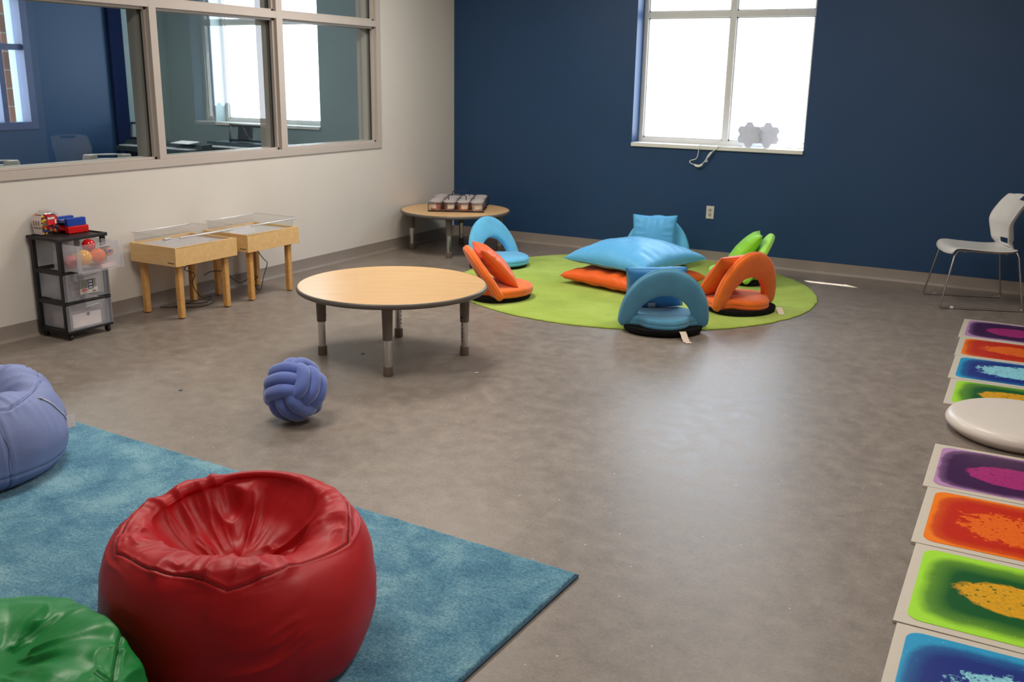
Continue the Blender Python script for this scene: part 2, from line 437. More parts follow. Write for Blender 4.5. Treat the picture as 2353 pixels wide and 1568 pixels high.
# exterior windows in the y=0 wall (one here, one in the next room)
def ext_window(name, x0, x1, sill_out=True):
    w = bpy.data.objects.new(name, None); col.objects.link(w); struct(w)
    yf0, yf1 = .165, .245; f = .04; mid = (x0 + x1) / 2 + .045; zt0, zt1 = 2.155, 2.205
    mb = MB()
    mb.bx(x0, x0 + f, yf0, yf1, ZS, ZT); mb.bx(x1 - f, x1, yf0, yf1, ZS, ZT)
    mb.bx(x0 + f, x1 - f, yf0, yf1, ZS, ZS + f); mb.bx(x0 + f, x1 - f, yf0, yf1, ZT - f, ZT)
    mb.bx(mid - .026, mid + .026, yf0 + .001, yf1 - .001, ZS + f, ZT - f)
    mb.bx(x0 + f, x1 - f, yf0 + .002, yf1 - .002, zt0, zt1)
    mb.build('window_frame', M['alu'], w, bevel=.002)
    s = MB(); g = MB()
    for a, b in ((x0 + f, mid - .026), (mid + .026, x1 - f)):
        for z0, z1 in ((ZS + f, zt0), (zt1, ZT - f)):
            for q in ((a, a + .012, z0, z1), (b - .012, b, z0, z1), (a, b, z0, z0 + .012), (a, b, z1 - .012, z1)):
                s.bx(q[0], q[1], yf0 + .02, yf0 + .05, q[2], q[3])
            g2 = (a + .012, b - .012)
            MB().add([(a, yf0 + .04, z0), (b, yf0 + .04, z0), (b, yf0 + .04, z1), (a, yf0 + .04, z1)], [(0, 1, 2, 3)]).build('glass_pane', M['pane'], w)
    s.build('glazing_bead', M['alu'], w)
    MB().bx(x0 - .0, x1 + .0, -.022, .32, ZS - .035, ZS).build('window_sill', M['sill'], w, bevel=.004)
    return w
ext_window('window_2', XL, XR)

# ------------------------------------------------------------------ next room seen through the partition
NX = -4.075
holewall('wall_next_back', M['teal'], 'y', 0, .32, NX - .3, -WT, 0, CZ, [(-3.335, -1.755, ZS - .035, ZT)])
ext_window('window_3', -3.335, -1.755)
holewall('wall_next_left', M['teal'], 'x', NX, -.3, -7.5, 0, 0, CZ, [(-2.95, -1.86, 1.03, 2.35)])
NB = NX + .012
holewall('wall_next_blue', M['blue'], 'x', NB, -.011, -7.49, -.68, 0.001, CZ - .001, [(-2.95, -1.86, 1.03, 2.35)])
struct(MB().bx(NB, NB + .05, -.86, -.68, .001, CZ - .001).build('trim_1', plain('deep_navy_paint', (16, 28, 62), .9, 0, .1)))
holewall('wall_next_front', M['teal'], 'y', -7.5, -.1, NX, -WT, 0, CZ, [])
w4 = bpy.data.objects.new('window_4', None); col.objects.link(w4); struct(w4)
dk = plain('dark_blue_frame', (62, 78, 118), .4)
mb = MB()
y0, y1, z0, z1 = -2.95, -1.86, 1.03, 2.35
mb.bx(NX - .12, NB + .012, y0 - .03, y0 + .05, z0 - .03, z1); mb.bx(NX - .12, NB + .012, y1 - .05, y1 + .03, z0 - .03, z1)
mb.bx(NX - .12, NB + .011, y0 + .05, y1 - .05, z0 - .03, z0 + .045); mb.bx(NX - .12, NB + .011, y0 + .05, y1 - .05, z1 - .05, z1)
mb.bx(NX - .11, NX - .01, y0 + .05, y1 - .05, 1.80, 1.86); mb.bx(NX - .11, NX - .012, -2.19, -2.13, z0 + .045, z1 - .05)
mb.build('window_frame', dk, w4, bevel=.002)
MB().add([(NX - .06, y0, z0), (NX - .06, y1, z0), (NX - .06, y1, z1), (NX - .06, y0, z1)], [(0, 1, 2, 3)]).build('glass_pane', M['pane'], w4)
# what stands outside that window: brick pier and mesh fence on a concrete wall
o = tag(MB().bx(-5.22, -5.0, -1.50, -1.33, 0, 3.2).build('brick_pier', brick_mat()), 'red brick pier outside the blue room window, seen through the glass', 'brick pier')
fn = thing('mesh_fence', 'pale blue mesh fence on concrete wall outside the far left window', 'fence', (-6.3, -.5, 0))
mb = MB()
for i in range(46):
    y = -1.5 + i * .05
    mb.tube([(0, y, 1.45), (0, y + 1.2, 3.1)], .007, 4, cap=False); mb.tube([(0, y, 1.45), (0, y - 1.2, 3.1)], .007, 4, cap=False)
mb.build('mesh', plain('fence_wire', (40, 50, 58), .5), fn)
MB().bx(-.1, .1, -2.4, 2.4, 0, 1.42).build('wall_base', plain('blue_grey_concrete', (56, 64, 68), .9), fn)
MB().bx(-.4, -.36, -2.4, 2.4, 1.40, 3.4).build('screen_backing', plain('pale_blue_screen', (66, 82, 92), .9), fn)
MB().bx(-.12, .12, -2.4, 2.4, 1.421, 1.46).build('coping', M['sill'], fn)

# digital pianos
def piano(loc, rz, L, label, rx):
    t = thing('digital_piano', label, 'keyboard', loc, rz, 'digital pianos in the next room')
    b = MB(); D = .29
    b.add([(-L / 2, -D / 2, 0), (L / 2, -D / 2, 0), (L / 2, D / 2, 0), (-L / 2, D / 2, 0), (-L / 2, -D / 2, .05), (L / 2, -D / 2, .05), (L / 2, -.02, .06), (-L / 2, -.02, .06), (-L / 2, .0, .105), (L / 2, .0, .105), (L / 2, D / 2, .115), (-L / 2, D / 2, .115)],
          [(0, 3, 2, 1), (0, 1, 5, 4), (4, 5, 6, 7), (7, 6, 9, 8), (8, 9, 10, 11), (2, 3, 11, 10), (0, 4, 7, 8, 11, 3), (1, 2, 10, 9, 6, 5)])
    b.build('case', plain('dark_green_grey_case', (52, 60, 60), .5), t, bevel=.004)
    k = MB()
    for i in range(52):
        x = -L / 2 + .06 + i * (L - .12) / 52
        k.bx(x, x + (L - .12) / 52 - .001, -D / 2 + .006, -.025, .056, .066)
    k.build('white_keys', M['white'], t)
    s = MB()
    w, h = .50, .185; tilt = .32
    def q(u, v): return (u + rx, .08 + v * math.sin(tilt), .115 + v * math.cos(tilt))
    for (a0, b0, a1, b1) in ((-w / 2, 0, -w / 2 + .03, h), (w / 2 - .03, 0, w / 2, h)): pass
    s.tube([q(-w / 2 + .04, 0), q(-w / 2 - .01, h), q(w / 2 - .02, h), q(w / 2 + .03, 0)], .011, 6)
    s.tube([q(-w / 2 + .04, .012), q(w / 2 + .03, .012)], .011, 6)
    s.add([q(-.10, .01), q(.12, .01), q(.09, h), q(-.13, h)], [(0, 1, 2, 3)])
    s.build('music_rest', M['black'], t, solid=.006)
    for x in (-L / 2 + .12, L / 2 - .16): MB().bx(x, x + .04, -D / 2 + .03, D / 2 - .02, -loc[2] + .001, -.001).build('stand_leg', M['black'], t)
    return t
piano((-3.23, -.92, .745), -.04, 1.25, 'dark digital piano behind the first partition mullion, nearer the blue far wall', -.42)
piano((-2.28, -.52, .755), .0, 1.38, 'dark digital piano in front of the next room window with open music rest', -.20)
o = tag(MB().add([(-2.98, -1.04, .862), (-2.68, -1.06, .862), (-2.69, -.90, .872), (-2.97, -.88, .872), (-2.98, -1.04, .866), (-2.68, -1.06, .866), (-2.69, -.90, .885), (-2.97, -.88, .885)], [(0, 3, 2, 1), (4, 5, 6, 7), (0, 1, 5, 4), (1, 2, 6, 5), (2, 3, 7, 6), (3, 0, 4, 7)]).build('sheet_music', M['whitep'], bevel=.002), 'white sheet music lying on the piano behind the first mullion', 'sheet music')

# ------------------------------------------------------------------ stacking chairs
def stack_chair(loc, rz, label, group=None):
    t = thing('stacking_chair', label, 'chair', loc, rz, group)
    W2 = .235
    # local: +x forward
    prof = crom([(.245, .405), (.232, .438), (.19, .452), (.08, .445), (-.08, .436), (-.18, .44), (-.225, .452)], 22)
    def seatf(u, v):
        k = u * 2 - 1; p = prof[min(21, int(round(v * 21)))]
        wv = W2 * (1 - .10 * v - .10 * max(0, 1 - v * 7) ** 2)
        return (p[0] - .02 * abs(k) ** 3 * (1 - v), k * wv, p[1] + .012 * k * k - .012)
    MB().grid(seatf, 17, 22).build('seat', M['white'], t, smooth=180, solid=.012, sub=1)
    bp = crom([(-.222, .445), (-.236, .49), (-.222, .57), (-.214, .63), (-.235, .69), (-.275, .76), (-.318, .815), (-.328, .83)], 32)
    wid = np.interp(np.linspace(0, 1, 32), [0, .1, .16, .3, .55, .8, .93, 1], [.205, .2, .195, .215, .235, .222, .205, .185])
    mb = MB(); nu = 25; vs = []; fs = []
    for i in range(nu):
        k = i / (nu - 1) * 2 - 1
        for j in range(32):
            x, z = bp[j]
            vs.append((x + .085 * abs(k) ** 2.2 * min(1, .25 + j / 6), k * wid[j], z - (.018 * abs(k) ** 4 if j > 28 else 0)))
    for i in range(nu - 1):
        for j in range(31):
            kc = (i + .5) / (nu - 1) * 2 - 1
            if 24 <= j <= 26 and abs(kc) < .42: continue
            if 2 <= j <= 4 and abs(kc) < .7: continue
            fs.append((i * 32 + j, (i + 1) * 32 + j, (i + 1) * 32 + j + 1, i * 32 + j + 1))
    mb.add(vs, fs); mb.build('backrest', M['white'], t, smooth=180, solid=.011, sub=1)
    for s in (-1, 1):
        f = [(-.215, s * .20, .445), (-.235, s * .215, .40), (-.30, s * .245, .03), (-.30, s * .245, .014), (-.285, s * .245, .008), (.255, s * .245, .008), (.272, s * .245, .014), (.27, s * .243, .03), (.205, s * .20, .39), (.18, s * .19, .428), (.12, s * .185, .428), (-.1, s * .185, .42), (-.215, s * .20, .43)]
        MB().tube(f, .0065, 8).build('sled_leg', M['steel'], t, smooth=180)
        g = MB(); g.lathe([(.0, -.012), (.011, -.01), (.011, .01), (0, .012)], n=10, m=Matrix.Rotation(PI / 2, 3, 'Y'))
        g.v = [(x + .19, y + s * .245, z + .0115) for x, y, z in g.v]
        g.build('glide', M['frost'] if s < 0 else M['white'], t, smooth=60)
    cb = MB().tube([(.13, -.19, .42), (.13, .19, .42)], .006, 6); cb.tube([(-.16, -.19, .415), (-.16, .19, .415)], .006, 6)
    cb.build('cross_bar', M['steel'], t, smooth=180)
    return t
CH = math.radians(200)
stack_chair((5.007, -.575, 0), CH, 'white plastic chair with wire sled legs against the navy wall')
stack_chair((-2.88, -1.95, 0), math.radians(143), 'white plastic chair back with handle slot, seen through partition glass left of the dark pianos')
stack_chair((-3.04, -3.06, 0), math.radians(146), 'white plastic chair back at the far left end of the partition glass')

# ------------------------------------------------------------------ power outlet, window decorations
t = thing('power_outlet', 'white duplex power outlet on the navy wall below the window', 'outlet', (2.756, 0, .452))
MB().bx(-.036, .036, -.007, 0, -.058, .058).build('cover_plate', plain('almond_plate', (206, 200, 190), .4), t, bevel=.003)
for z in (-.02, .02):
    s = MB().lathe([(0, .0), (.017, 0), (.017, .0025), (0, .0026)], n=20, m=Matrix.Rotation(PI / 2, 3, 'X')); s.v = [(x, y - .007, q + z) for x, y, q in s.v]
    so = s.build('socket', plain('socket_face', (170, 164, 150), .4), t, smooth=40)
    b = MB(); b.bx(-.007, -.005, -.0102, -.0097, z - .001, z + .008); b.bx(.005, .007, -.0102, -.0097, z - .001, z + .008); b.bx(-.0015, .0015, -.0102, -.0097, z - .009, z - .005)
    b.build('slot', M['black'], so)
def hexcluster(x, cells, label):
    t = thing('hexagon_light_panel', label, 'decorative light', (x, .045 if x < 3.1 else .072, ZS), 0, 'hexagon light panels on the sill')
    R = .042
    hm = frosted('hex_acrylic', (214, 216, 226), .95, .12)
    for (q, r_) in cells:
        cx = R * 1.5 * q; cz = R * math.sqrt(3) * (r_ + q / 2)
        mb = MB().prism([(R * .9995 * math.cos(PI / 3 * i), R * .9995 * math.sin(PI / 3 * i)) for i in range(6)], -.009, .009, Matrix.Rotation(PI / 2, 4, 'X'))
        mb.v = [(a + cx, b, c + cz + .038) for a, b, c in mb.v]
        mb.build('hexagon_tile', hm, t)
hexcluster(3.045, [(0, 1), (-1, 1), (-1, 2), (0, 2), (1, 0), (1, 1), (0, 0)], 'cluster of translucent white hexagon panels on the sill, nearer the window mullion')
hexcluster(3.20, [(0, 1), (1, 0), (1, 1), (0, 2), (-1, 2), (0, 0), (-1, 1)], 'cluster of translucent white hexagon panels on the sill, nearer the right window jamb')
t = thing('hanging_cable', 'white cord with inline connectors hanging in a loop from the window sill', 'cord', (2.6, -.03, ZS))
wc = plain('white_cord', (232, 230, 225), .35)
def W(px, pz): return (px - 2.6, 0, pz - ZS)
p = crom([(3.0 - 2.6, .05, .006), (2.72 - 2.6, .02, .006), (2.625 - 2.6, -.004, .003), W(2.618, 1.0), W(2.612, .955), W(2.595, .925), W(2.555, .912), W(2.541, .898), W(2.555, .884), W(2.60, .872), W(2.645, .872), W(2.67, .895), W(2.695, .925), W(2.705, .912), W(2.69, .905), W(2.692, .93), W(2.715, .96), W(2.745, .995), W(2.79, 1.035), (2.80 - 2.6, -.005, .004), (2.86 - 2.6, .03, .006), (2.98 - 2.6, .05, .006)], 120)
MB().tube([tuple(q) for q in p], .0035, 8).build('wire', wc, t, smooth=180)
MB().tube([W(2.585, .876), W(2.60, .866), W(2.63, .862), W(2.655, .874), W(2.662, .884)], [.006, .011, .012, .011, .006], 10).build('connector', wc, t, smooth=60)
MB().tube([W(2.70, .935), W(2.712, .955), W(2.733, .985), W(2.74, .995)], [.006, .011, .011, .006], 10).build('connector', wc, t, smooth=60)

# ------------------------------------------------------------------ rugs
def round_rug():
    R = 1.432; mb = MB(); n = 220
    rng = np.random.default_rng(2); jit = 1 + .0022 * rng.normal(size=n)
    prof = [(R - .004, 0), (R, .004), (R - .002, .009), (R - .012, .012), (R - .05, .0125), (R * .66, .0125), (R * .33, .0125), (0, .0125)]
    vs = []; fs = []
    for j, (r_, z) in enumerate(prof):
        for i in range(n):
            k = jit[i] if j < 4 else 1
            a = 2 * PI * i / n; vs.append((r_ * k * math.cos(a), r_ * k * math.sin(a), z))
    for j in range(len(prof) - 1):
        for i in range(n): fs.append((j * n + i, j * n + (i + 1) % n, (j + 1) * n + (i + 1) % n, (j + 1) * n + i))
    mb.add(vs, fs)
    o = mb.build('round_rug', rug_mat('lime_pile', [(160, 192, 48), (186, 215, 70), (206, 231, 106)], 2.2, 240), smooth=60)
    o.location = (2.59, -1.42, 0)
    tag(o, 'round lime green rug under the ring of floor chairs', 'rug')
round_rug()
rug = thing('area_rug', 'large rectangular mottled blue rug under the beanbags', 'rug', (4.212, -5.915, 0), math.radians(-2.2))
LX, LY = 3.1, 2.4
rng = np.random.default_rng(5); nx, ny = 420, 330; vs = []; fs = []
gx = -np.linspace(LX, 0, nx); gy = -np.linspace(0, LY, ny)
zz = .014 + .0028 * rng.random((nx, ny)) + .002 * vnoise(np.stack(np.meshgrid(gx * 40, gy * 40, [0.], indexing='ij'), -1)[:, :, 0, :])
jx = rng.normal(size=(nx, ny)) * .0015; jy = rng.normal(size=(nx, ny)) * .0015
for i in range(nx):
    for j in range(ny):
        vs.append((gx[i] + jx[i, j], gy[j] + jy[i, j], zz[i, j]))
for i in range(nx - 1):
    for j in range(ny - 1): fs.append((i * ny + j, i * ny + j + 1, (i + 1) * ny + j + 1, (i + 1) * ny + j))
n0 = len(vs); ring = [(i, 0) for i in range(nx)] + [(nx - 1, j) for j in range(1, ny)] + [(i, ny - 1) for i in range(nx - 2, -1, -1)] + [(0, j) for j in range(ny - 2, 0, -1)]
for (i, j) in ring: p = vs[i * ny + j]; vs.append((p[0], p[1], .001))
for k, (i, j) in enumerate(ring):
    i2, j2 = ring[(k + 1) % len(ring)]; fs.append((i * ny + j, n0 + k, n0 + (k + 1) % len(ring), i2 * ny + j2))
MB().add(vs, fs).build('pile', rug_mat('blue_pile', [(56, 116, 150), (96, 154, 180), (142, 190, 205)], 5.5, 110), rug, smooth=180)
MB().tube([(-LX, .004, .006), (.005, .004, .006), (.005, -LY, .006), (-LX, -LY - .004, .006)], .006, 6).build('edge_binding', plain('navy_binding', (40, 74, 100), .8), rug, smooth=180)

# ------------------------------------------------------------------ round activity tables
def round_table(loc, rz, D, H, label):
    t = thing('round_table', label, 'table', loc, rz, 'low round activity tables')
    R = D / 2
    top = MB().lathe([(0, H - .026), (R - .012, H - .026), (R - .008, H - .001), (R - .0095, H), (0, H)], n=120); top.build('tabletop', M['top'], t, smooth=30)
    pr = [(R - .0085, H + .0006), (R - .003, H - .001), (R, H - .006), (R + .001, H - .014), (R - .001, H - .023), (R - .008, H - .029), (R - .02, H - .029), (R - .02, H - .0265)]
    MB().lathe(pr, n=120, cap=False).build('edge_band', M['edge'], t, smooth=50)
    for k in range(4):
        a = PI / 2 * k; x, y = .42 * math.cos(a), .42 * math.sin(a)
        L = MB().lathe([(.034, H - .027), (.034, H - .05), (.031, H - .055), (.027, .215), (.027, .205), (.0, .205)][::-1], (x, y, 0), 24).build('leg', M['taupe'], t, smooth=40)
        MB().lathe([(.0225, .05), (.0225, .206)], (x, y, 0), 24).build('chrome_tube', M['chrome'], L, smooth=40)
        MB().lathe([(0, 0), (.026, 0), (.0275, .004), (.0265, .054), (.0235, .056)], (x, y, 0), 24).build('foot_cap', plain('foot_cap', (112, 100, 88), .55), L, smooth=40)
        kx, ky = -math.cos(a + .9), -math.sin(a + .9)
        h = MB()
        for z in (.09, .115, .14, .165, .19): h.tube([(x + kx * .0215, y + ky * .0215, z), (x + kx * .0232, y + ky * .0232, z)], .004, 8)
        h.build('adjustment_hole', M['black'], L)
        MB().tube([(x + kx * .025, y + ky * .025, .235), (x + kx * .034, y + ky * .034, .235)], .006, 8).build('screw', M['black'], L)
    return t
round_table((2.14, -4.06, 0), math.radians(31.5), 1.105, .432, 'low round maple table standing alone in the middle of the floor')
round_table((.527, -.81, 0), math.radians(24), 1.035, .392, 'low round maple table in the corner carrying the tub racks')

# tub racks + tubs
TZ = .392
dirx = Vector((.899, .438, 0)); diry = Vector((-.438, .899, 0)); ra = math.atan2(.438, .899)
org = Vector((.405, -1.09, TZ))
wire = plain('navy_wire', (26, 32, 58), .4, .3)
def rack(off, label):
    o = org + diry * off
    t = thing('tub_rack', label, 'rack', o, ra, 'wire tub racks')
    mb = MB(); Wd, Dp = .516, .256
    def rect(x0, x1, y0, y1, z): mb.tube([(x0, y0, z), (x1, y0, z), (x1, y1, z), (x0, y1, z)], .0032, 6, closed=True)
    rect(0, Wd, 0, .06, .0035); rect(0, Wd, Dp - .06, Dp, .0035)
    rect(0, Wd, -.004, Dp + .004, .072)
    for x in (0, Wd):
        for y in (-.004, Dp + .004): mb.tube([(x, y, .0035), (x, y, .072)], .0032, 6)
    for i in range(1, 4): mb.tube([(.002 + .128 * i, -.004, .072), (.002 + .128 * i, Dp + .004, .072)], .003, 6)
    mb.tube([(0, Dp / 2, .072), (Wd, Dp / 2, .072)], .003, 6)
    mb.build('wire_frame', wire, t, smooth=180)
    h = MB().tube([tuple(q) for q in crom([(Wd * .34, Dp / 2, .072), (Wd * .34, Dp / 2, .125), (Wd * .355, Dp / 2, .142), (Wd * .39, Dp / 2, .146), (Wd * .61, Dp / 2, .146), (Wd * .645, Dp / 2, .142), (Wd * .66, Dp / 2, .125), (Wd * .66, Dp / 2, .072)], 40)], .0042, 8)
    h.build('handle', wire, t, smooth=180)
rack(0, 'navy wire rack of lidded tubs on the corner table, nearer its front edge')
rack(.33, 'navy wire rack of lidded tubs on the corner table, nearer the navy wall')
tubc = [(176, 100, 84), (128, 76, 84), (190, 96, 52), (206, 190, 160), (150, 60, 70), (120, 90, 120), (196, 120, 60), (170, 70, 90), (190, 40, 60), (120, 160, 130), (180, 90, 80), (90, 110, 150), (160, 120, 110), (140, 90, 100), (120, 130, 160), (150, 110, 140)]
cont = 'rust mauve orange cream plum violet amber rose red sage brick slate tan wine steel lilac'.split()
lidm = frosted('frosted_lid', (226, 220, 220), .9); tubm = frosted('clear_tub', (226, 222, 224), .25)
rows = [.060, .196, .390, .526]
rown = ['front row', 'second row', 'third row', 'back row']
coln = ['first from the white wall', 'second from the white wall', 'third from the white wall', 'fourth from the white wall']
k = 0
for ri, ry in enumerate(rows):
    for ci in range(4):
        p = org + dirx * (.066 + .128 * ci) + diry * ry + Vector((0, 0, .008))
        t = thing('plastic_tub', 'small lidded tub of %s pieces, %s of the racks, %s' % (cont[k], rown[ri], coln[ci]), 'tub', p, ra + .3 * ci, 'lidded tubs in the wire racks')
        MB().lathe([(0, 0), (.043, 0), (.047, .004), (.0565, .082), (.0565, .084)], n=28).build('bowl', tubm, t, smooth=40)
        tt = NT('contents_' + cont[k]); c0 = lin(tubc[k]); n = tt.noise(60, 3, .7)
        cm = tt.done(tt.bsdf(tt.ramp(n, [(.35, tuple(v * .35 for v in c0[:3]) + (1,)), (.5, c0), (.68, tuple(min(1, v * 1.6 + .05) for v in c0[:3]) + (1,))]), .6))
        MB().lathe([(0, .003), (.041, .003), (.0455, .008), (.0535, .066), (.03, .07), (0, .068)], n=24).build('contents', cm, t, smooth=60)
        MB().lathe([(0, .0845), (.050, .0845), (.0515, .090), (.0575, .091), (.0605, .089), (.0605, .079), (.0575, .079)][::-1], n=32).build('lid', lidm, t, smooth=40)
        if ri in (0, 3) or ci == 3:
            th0 = -PI / 2 + .35 - .3 * ci - (0 if ci else .9)
            lb = MB().grid(lambda u, v: ((.0505 + .0055 * v) * math.cos(th0 + (u - .5) * 1.3), (.0505 + .0055 * v) * math.sin(th0 + (u - .5) * 1.3), .022 + .046 * v), 10, 3)
            lo = lb.build('paper_label', plain('tub_label', (222, 206, 196), .7), t)
            if ci in (0, 3):
                b = MB().grid(lambda u, v: ((.0525 + .0015 * v) * math.cos(th0 + (u - .55) * .4), (.0525 + .0015 * v) * math.sin(th0 + (u - .55) * .4), .046 + .008 * v), 5, 2).build('print', plain('print_red', (190, 90, 80), .7), lo)
        k += 1

# ------------------------------------------------------------------ light tables with clear sand trays
def light_table(y0, y1, label, traylabel, cord):
    x0, x1, zb, zt = .045, .475, .365, .492
    cy = (y0 + y1) / 2
    t = thing('light_table', label, 'light table', ((x0 + x1) / 2, cy, 0), 0, 'maple light tables along the wall')
    hx, hy = (x1 - x0) / 2, (y1 - y0) / 2
    w = .016; mb = MB()
    mb.bx(-hx, hx, -hy, -hy + w, zb, zt); mb.bx(hx - w, hx, -hy + w, hy, zb, zt); mb.bx(-hx, -hx + w, -hy + w, hy, zb, zt)
    mb.bx(-hx + w, hx - w, -hy + w, hy - w, zb + .002, zb + .015)
    mb.build('box', M['maple'], t, bevel=.0015)
    MB().bx(-hx + w, hx - w + .0, hy - w - .006, hy - .006, zb + .006, zt).build('end_board', M['maple'], t, bevel=.0015)
    MB().bx(-hx + .012, hx - .002, hy + .002, hy + .016, zb - .002, zt - .004).build('slide_panel', M['maple'], t, bevel=.0015)
    MB().bx(-hx + w, hx - w, -hy + w, hy - w - .007, zt - .02, zt - .013).build('light_panel', M['lightpanel'], t)
    for sx in (-1, 1):
        for sy in (-1, 1):
            X, Y = sx * (hx - .05), sy * (hy - .062)
            a = .0205; ch = .005
            poly = [(X - a + ch, Y - a), (X + a - ch, Y - a), (X + a, Y - a + ch), (X + a, Y + a - ch), (X + a - ch, Y + a), (X - a + ch, Y + a), (X - a, Y + a - ch), (X - a, Y - a + ch)]
            lg = MB().prism(poly, .007, zb).build('leg', M['mapleleg'], t, bevel=.0015)
            MB().lathe([(0, 0), (.014, 0), (.014, .0069), (0, .007)], (X, Y, 0), 16).build('foot_pad', M['black'], lg, smooth=40)
    mk = MB()
    for i, wd in enumerate((.006, .004, .007, .005, .004, .006, .005, .004)): mk.bx(hx - .075 + i * .0075, hx - .075 + i * .0075 + wd, -hy - .0006, -hy - .0001, zb + .018, zb + .0255 + (.002 if i % 3 == 0 else 0))
    mk.build('maker_mark', plain('dark_print', (60, 44, 34), .6), t)
    MB().tube([tuple(q) for q in crom(cord, 90)], .0032, 6).build('power_cord', M['black'], t, smooth=180)
    # tray: open box with flanged rim, lifts out
    tr = thing('acrylic_tray', traylabel, 'tray', ((x0 + x1) / 2, cy, zt - .0125), 0, 'clear trays on the light tables')
    a, b = hx - w - .006, hy - w - .014; h = .082; a2, b2 = a + .008, b + .008
    s = MB(); lo_ = [(-a, -b, .001), (a, -b, .001), (a, b, .001), (-a, b, .001)]; hi_ = [(-a2, -b2, h), (a2, -b2, h), (a2, b2, h), (-a2, b2, h)]
    s.add(lo_ + hi_, [(0, 3, 2, 1)] + [(i, (i + 1) % 4, 4 + (i + 1) % 4, 4 + i) for i in range(4)])
    s.build('tray_body', M['acryl'], tr)
    f = .022; rm = plain('glossy_clear_edge', (222, 222, 222), .12, 0, .8)
    for q in ([(a2 + f, -b2 + .02, h - .006), (a2 + f, b2 + .01, h - .006)], [(-a2 - f + .02, -b2 + .02, h - .006), (-a2 - f + .02, b2 + .01, h - .006)]):
        MB().tube(q, .006, 8).build('side_rail', rm, tr, smooth=180)
    #[(a2 + f, -b2 + .02, h - .006), (a2 + f, b2 + .01, h - .006)], .006, 8)
    #([(-a2 - f + .02, -b2 + .02, h - .006), (-a2 - f + .02, b2 + .01, h - .006)], .006, 8)
    #('side_rail', plain('glossy_clear_edge', (222, 222, 222), .12, 0, .8), tr, smooth=180)
    fl = MB()
    fl.bx(a2, a2 + f, -b2, b2 + .02, h - .002, h); fl.bx(-a2 - .002, -a2, -b2, b2 + .02, h - .002, h)
    fl.bx(-a2, a2, -b2 - .03, -b2, h - .002, h); fl.bx(-a2, a2, b2, b2 + .03, h - .002, h)
    fl.build('rim_flange', M['acryl'], tr)
    return t
light_table(-4.165, -3.625, 'maple light table on square legs, the one next to the drawer cart', 'clear acrylic tray with rails on the light table next to the drawer cart',
            [(-.03, .06, .366), (-.01, .09, .33), (-.05, .05, .29), (0, .0, .28), (.0, .08, .24), (-.05, .1, .17), (-.04, .12, .1), (-.02, .16, .05), (.02, .2, .06), (.0, .16, .02), (-.08, .05, .02), (-.1, -.02, .006), (-.02, .04, .006), (.03, .12, .006), (.05, .2, .03), (.0, .1, .05), (-.12, .0, .006), (-.19, -.08, .006)])
light_table(-3.505, -2.975, 'maple light table on square legs, the one farther from the drawer cart', 'clear acrylic tray with rails on the light table farther from the drawer cart',
            [(.02, .02, .366), (.03, .04, .3), (.02, .1, .24), (.0, .15, .2), (.0, .1, .1), (.0, .07, .02), (.01, .02, .02), (.0, .0, .09), (.02, .02, .12), (.0, -.02, .13), (-.05, -.1, .09), (-.1, -.2, .18), (-.12, -.3, .2), (-.14, -.36, .18)])
tag(MB().bx(.1, .125, -3.93, -3.87, .483, .493).build('chalk_eraser', M['white'], bevel=.002), 'small white block lying in the tray beside the cart', 'block')

# ------------------------------------------------------------------ drawer cart
CX0, CX1, CY0, CY1 = .028, .30, -4.885, -4.552
cart = thing('storage_cart', 'black framed three drawer rolling cart with frosted drawers against the wall', 'storage cart', (0, 0, 0))
mb = MB()
pw = .026
for (x, y) in ((CX0, CY0), (CX1 - pw, CY0), (CX0, CY1 - pw), (CX1 - pw, CY1 - pw)): mb.bx(x, x + pw, y, y + pw, .045, .612)
for z0, z1 in ((.045, .062), (.222, .242), (.41, .43)):
    mb.bx(CX0, CX1, CY0 + .002, CY0 + .022, z0 - .004, z1); mb.bx(CX0, CX1, CY1 - .022, CY1 - .002, z0 - .004, z1)
    mb.bx(CX1 - .018, CX1 + .006, CY0 + .003, CY1 - .003, z0, z0 + .014); mb.bx(CX0, CX0 + .02, CY0 + .022, CY1 - .022, z0, z1)
    for y in (CY0 + .022, CY1 - .040): mb.bx(CX0 + .02, CX1 - .018, y, y + .018, z1 - .006, z1)
mb.build('frame', M['black'], cart, bevel=.002)
tp = MB(); tp.bx(CX0 - .012, CX1 + .010, CY0 - .010, CY1 + .010, .612, .626)
for q in ((CX0 - .012, CX0 + .002, CY0 - .01, CY1 + .01), (CX1 - .004, CX1 + .01, CY0 - .01, CY1 + .01)): tp.bx(*q, .6255, .633)
for q in ((CX0 + .002, CX1 - .004, CY0 - .01, CY0 + .004), (CX0 + .002, CX1 - .004, CY1 - .004, CY1 + .01)): tp.bx(*q, .6255, .633)
tp.build('top_panel', M['black'], cart, bevel=.002)
for (x, y) in ((CX0 + .02, CY0 + .03), (CX1 - .025, CY0 + .03), (CX0 + .02, CY1 - .03), (CX1 - .025, CY1 - .03)):
    cs = MB().lathe([(0, -.011), (.016, -.011), (.019, -.008), (.019, .008), (.016, .011), (0, .011)], n=20, m=Matrix.Rotation(PI / 2, 3, 'X')); cs.v = [(a + x + .006, b + y, c + .0192) for a, b, c in cs.v]
    cs.bx(x - .004, x + .008, y - .014, y - .0112, .012, .045); cs.bx(x - .004, x + .008, y + .0112, y + .014, .012, .045); cs.bx(x - .008, x + .012, y - .015, y + .015, .035, .045)
    cs.build('caster', M['black'], cart, smooth=40)
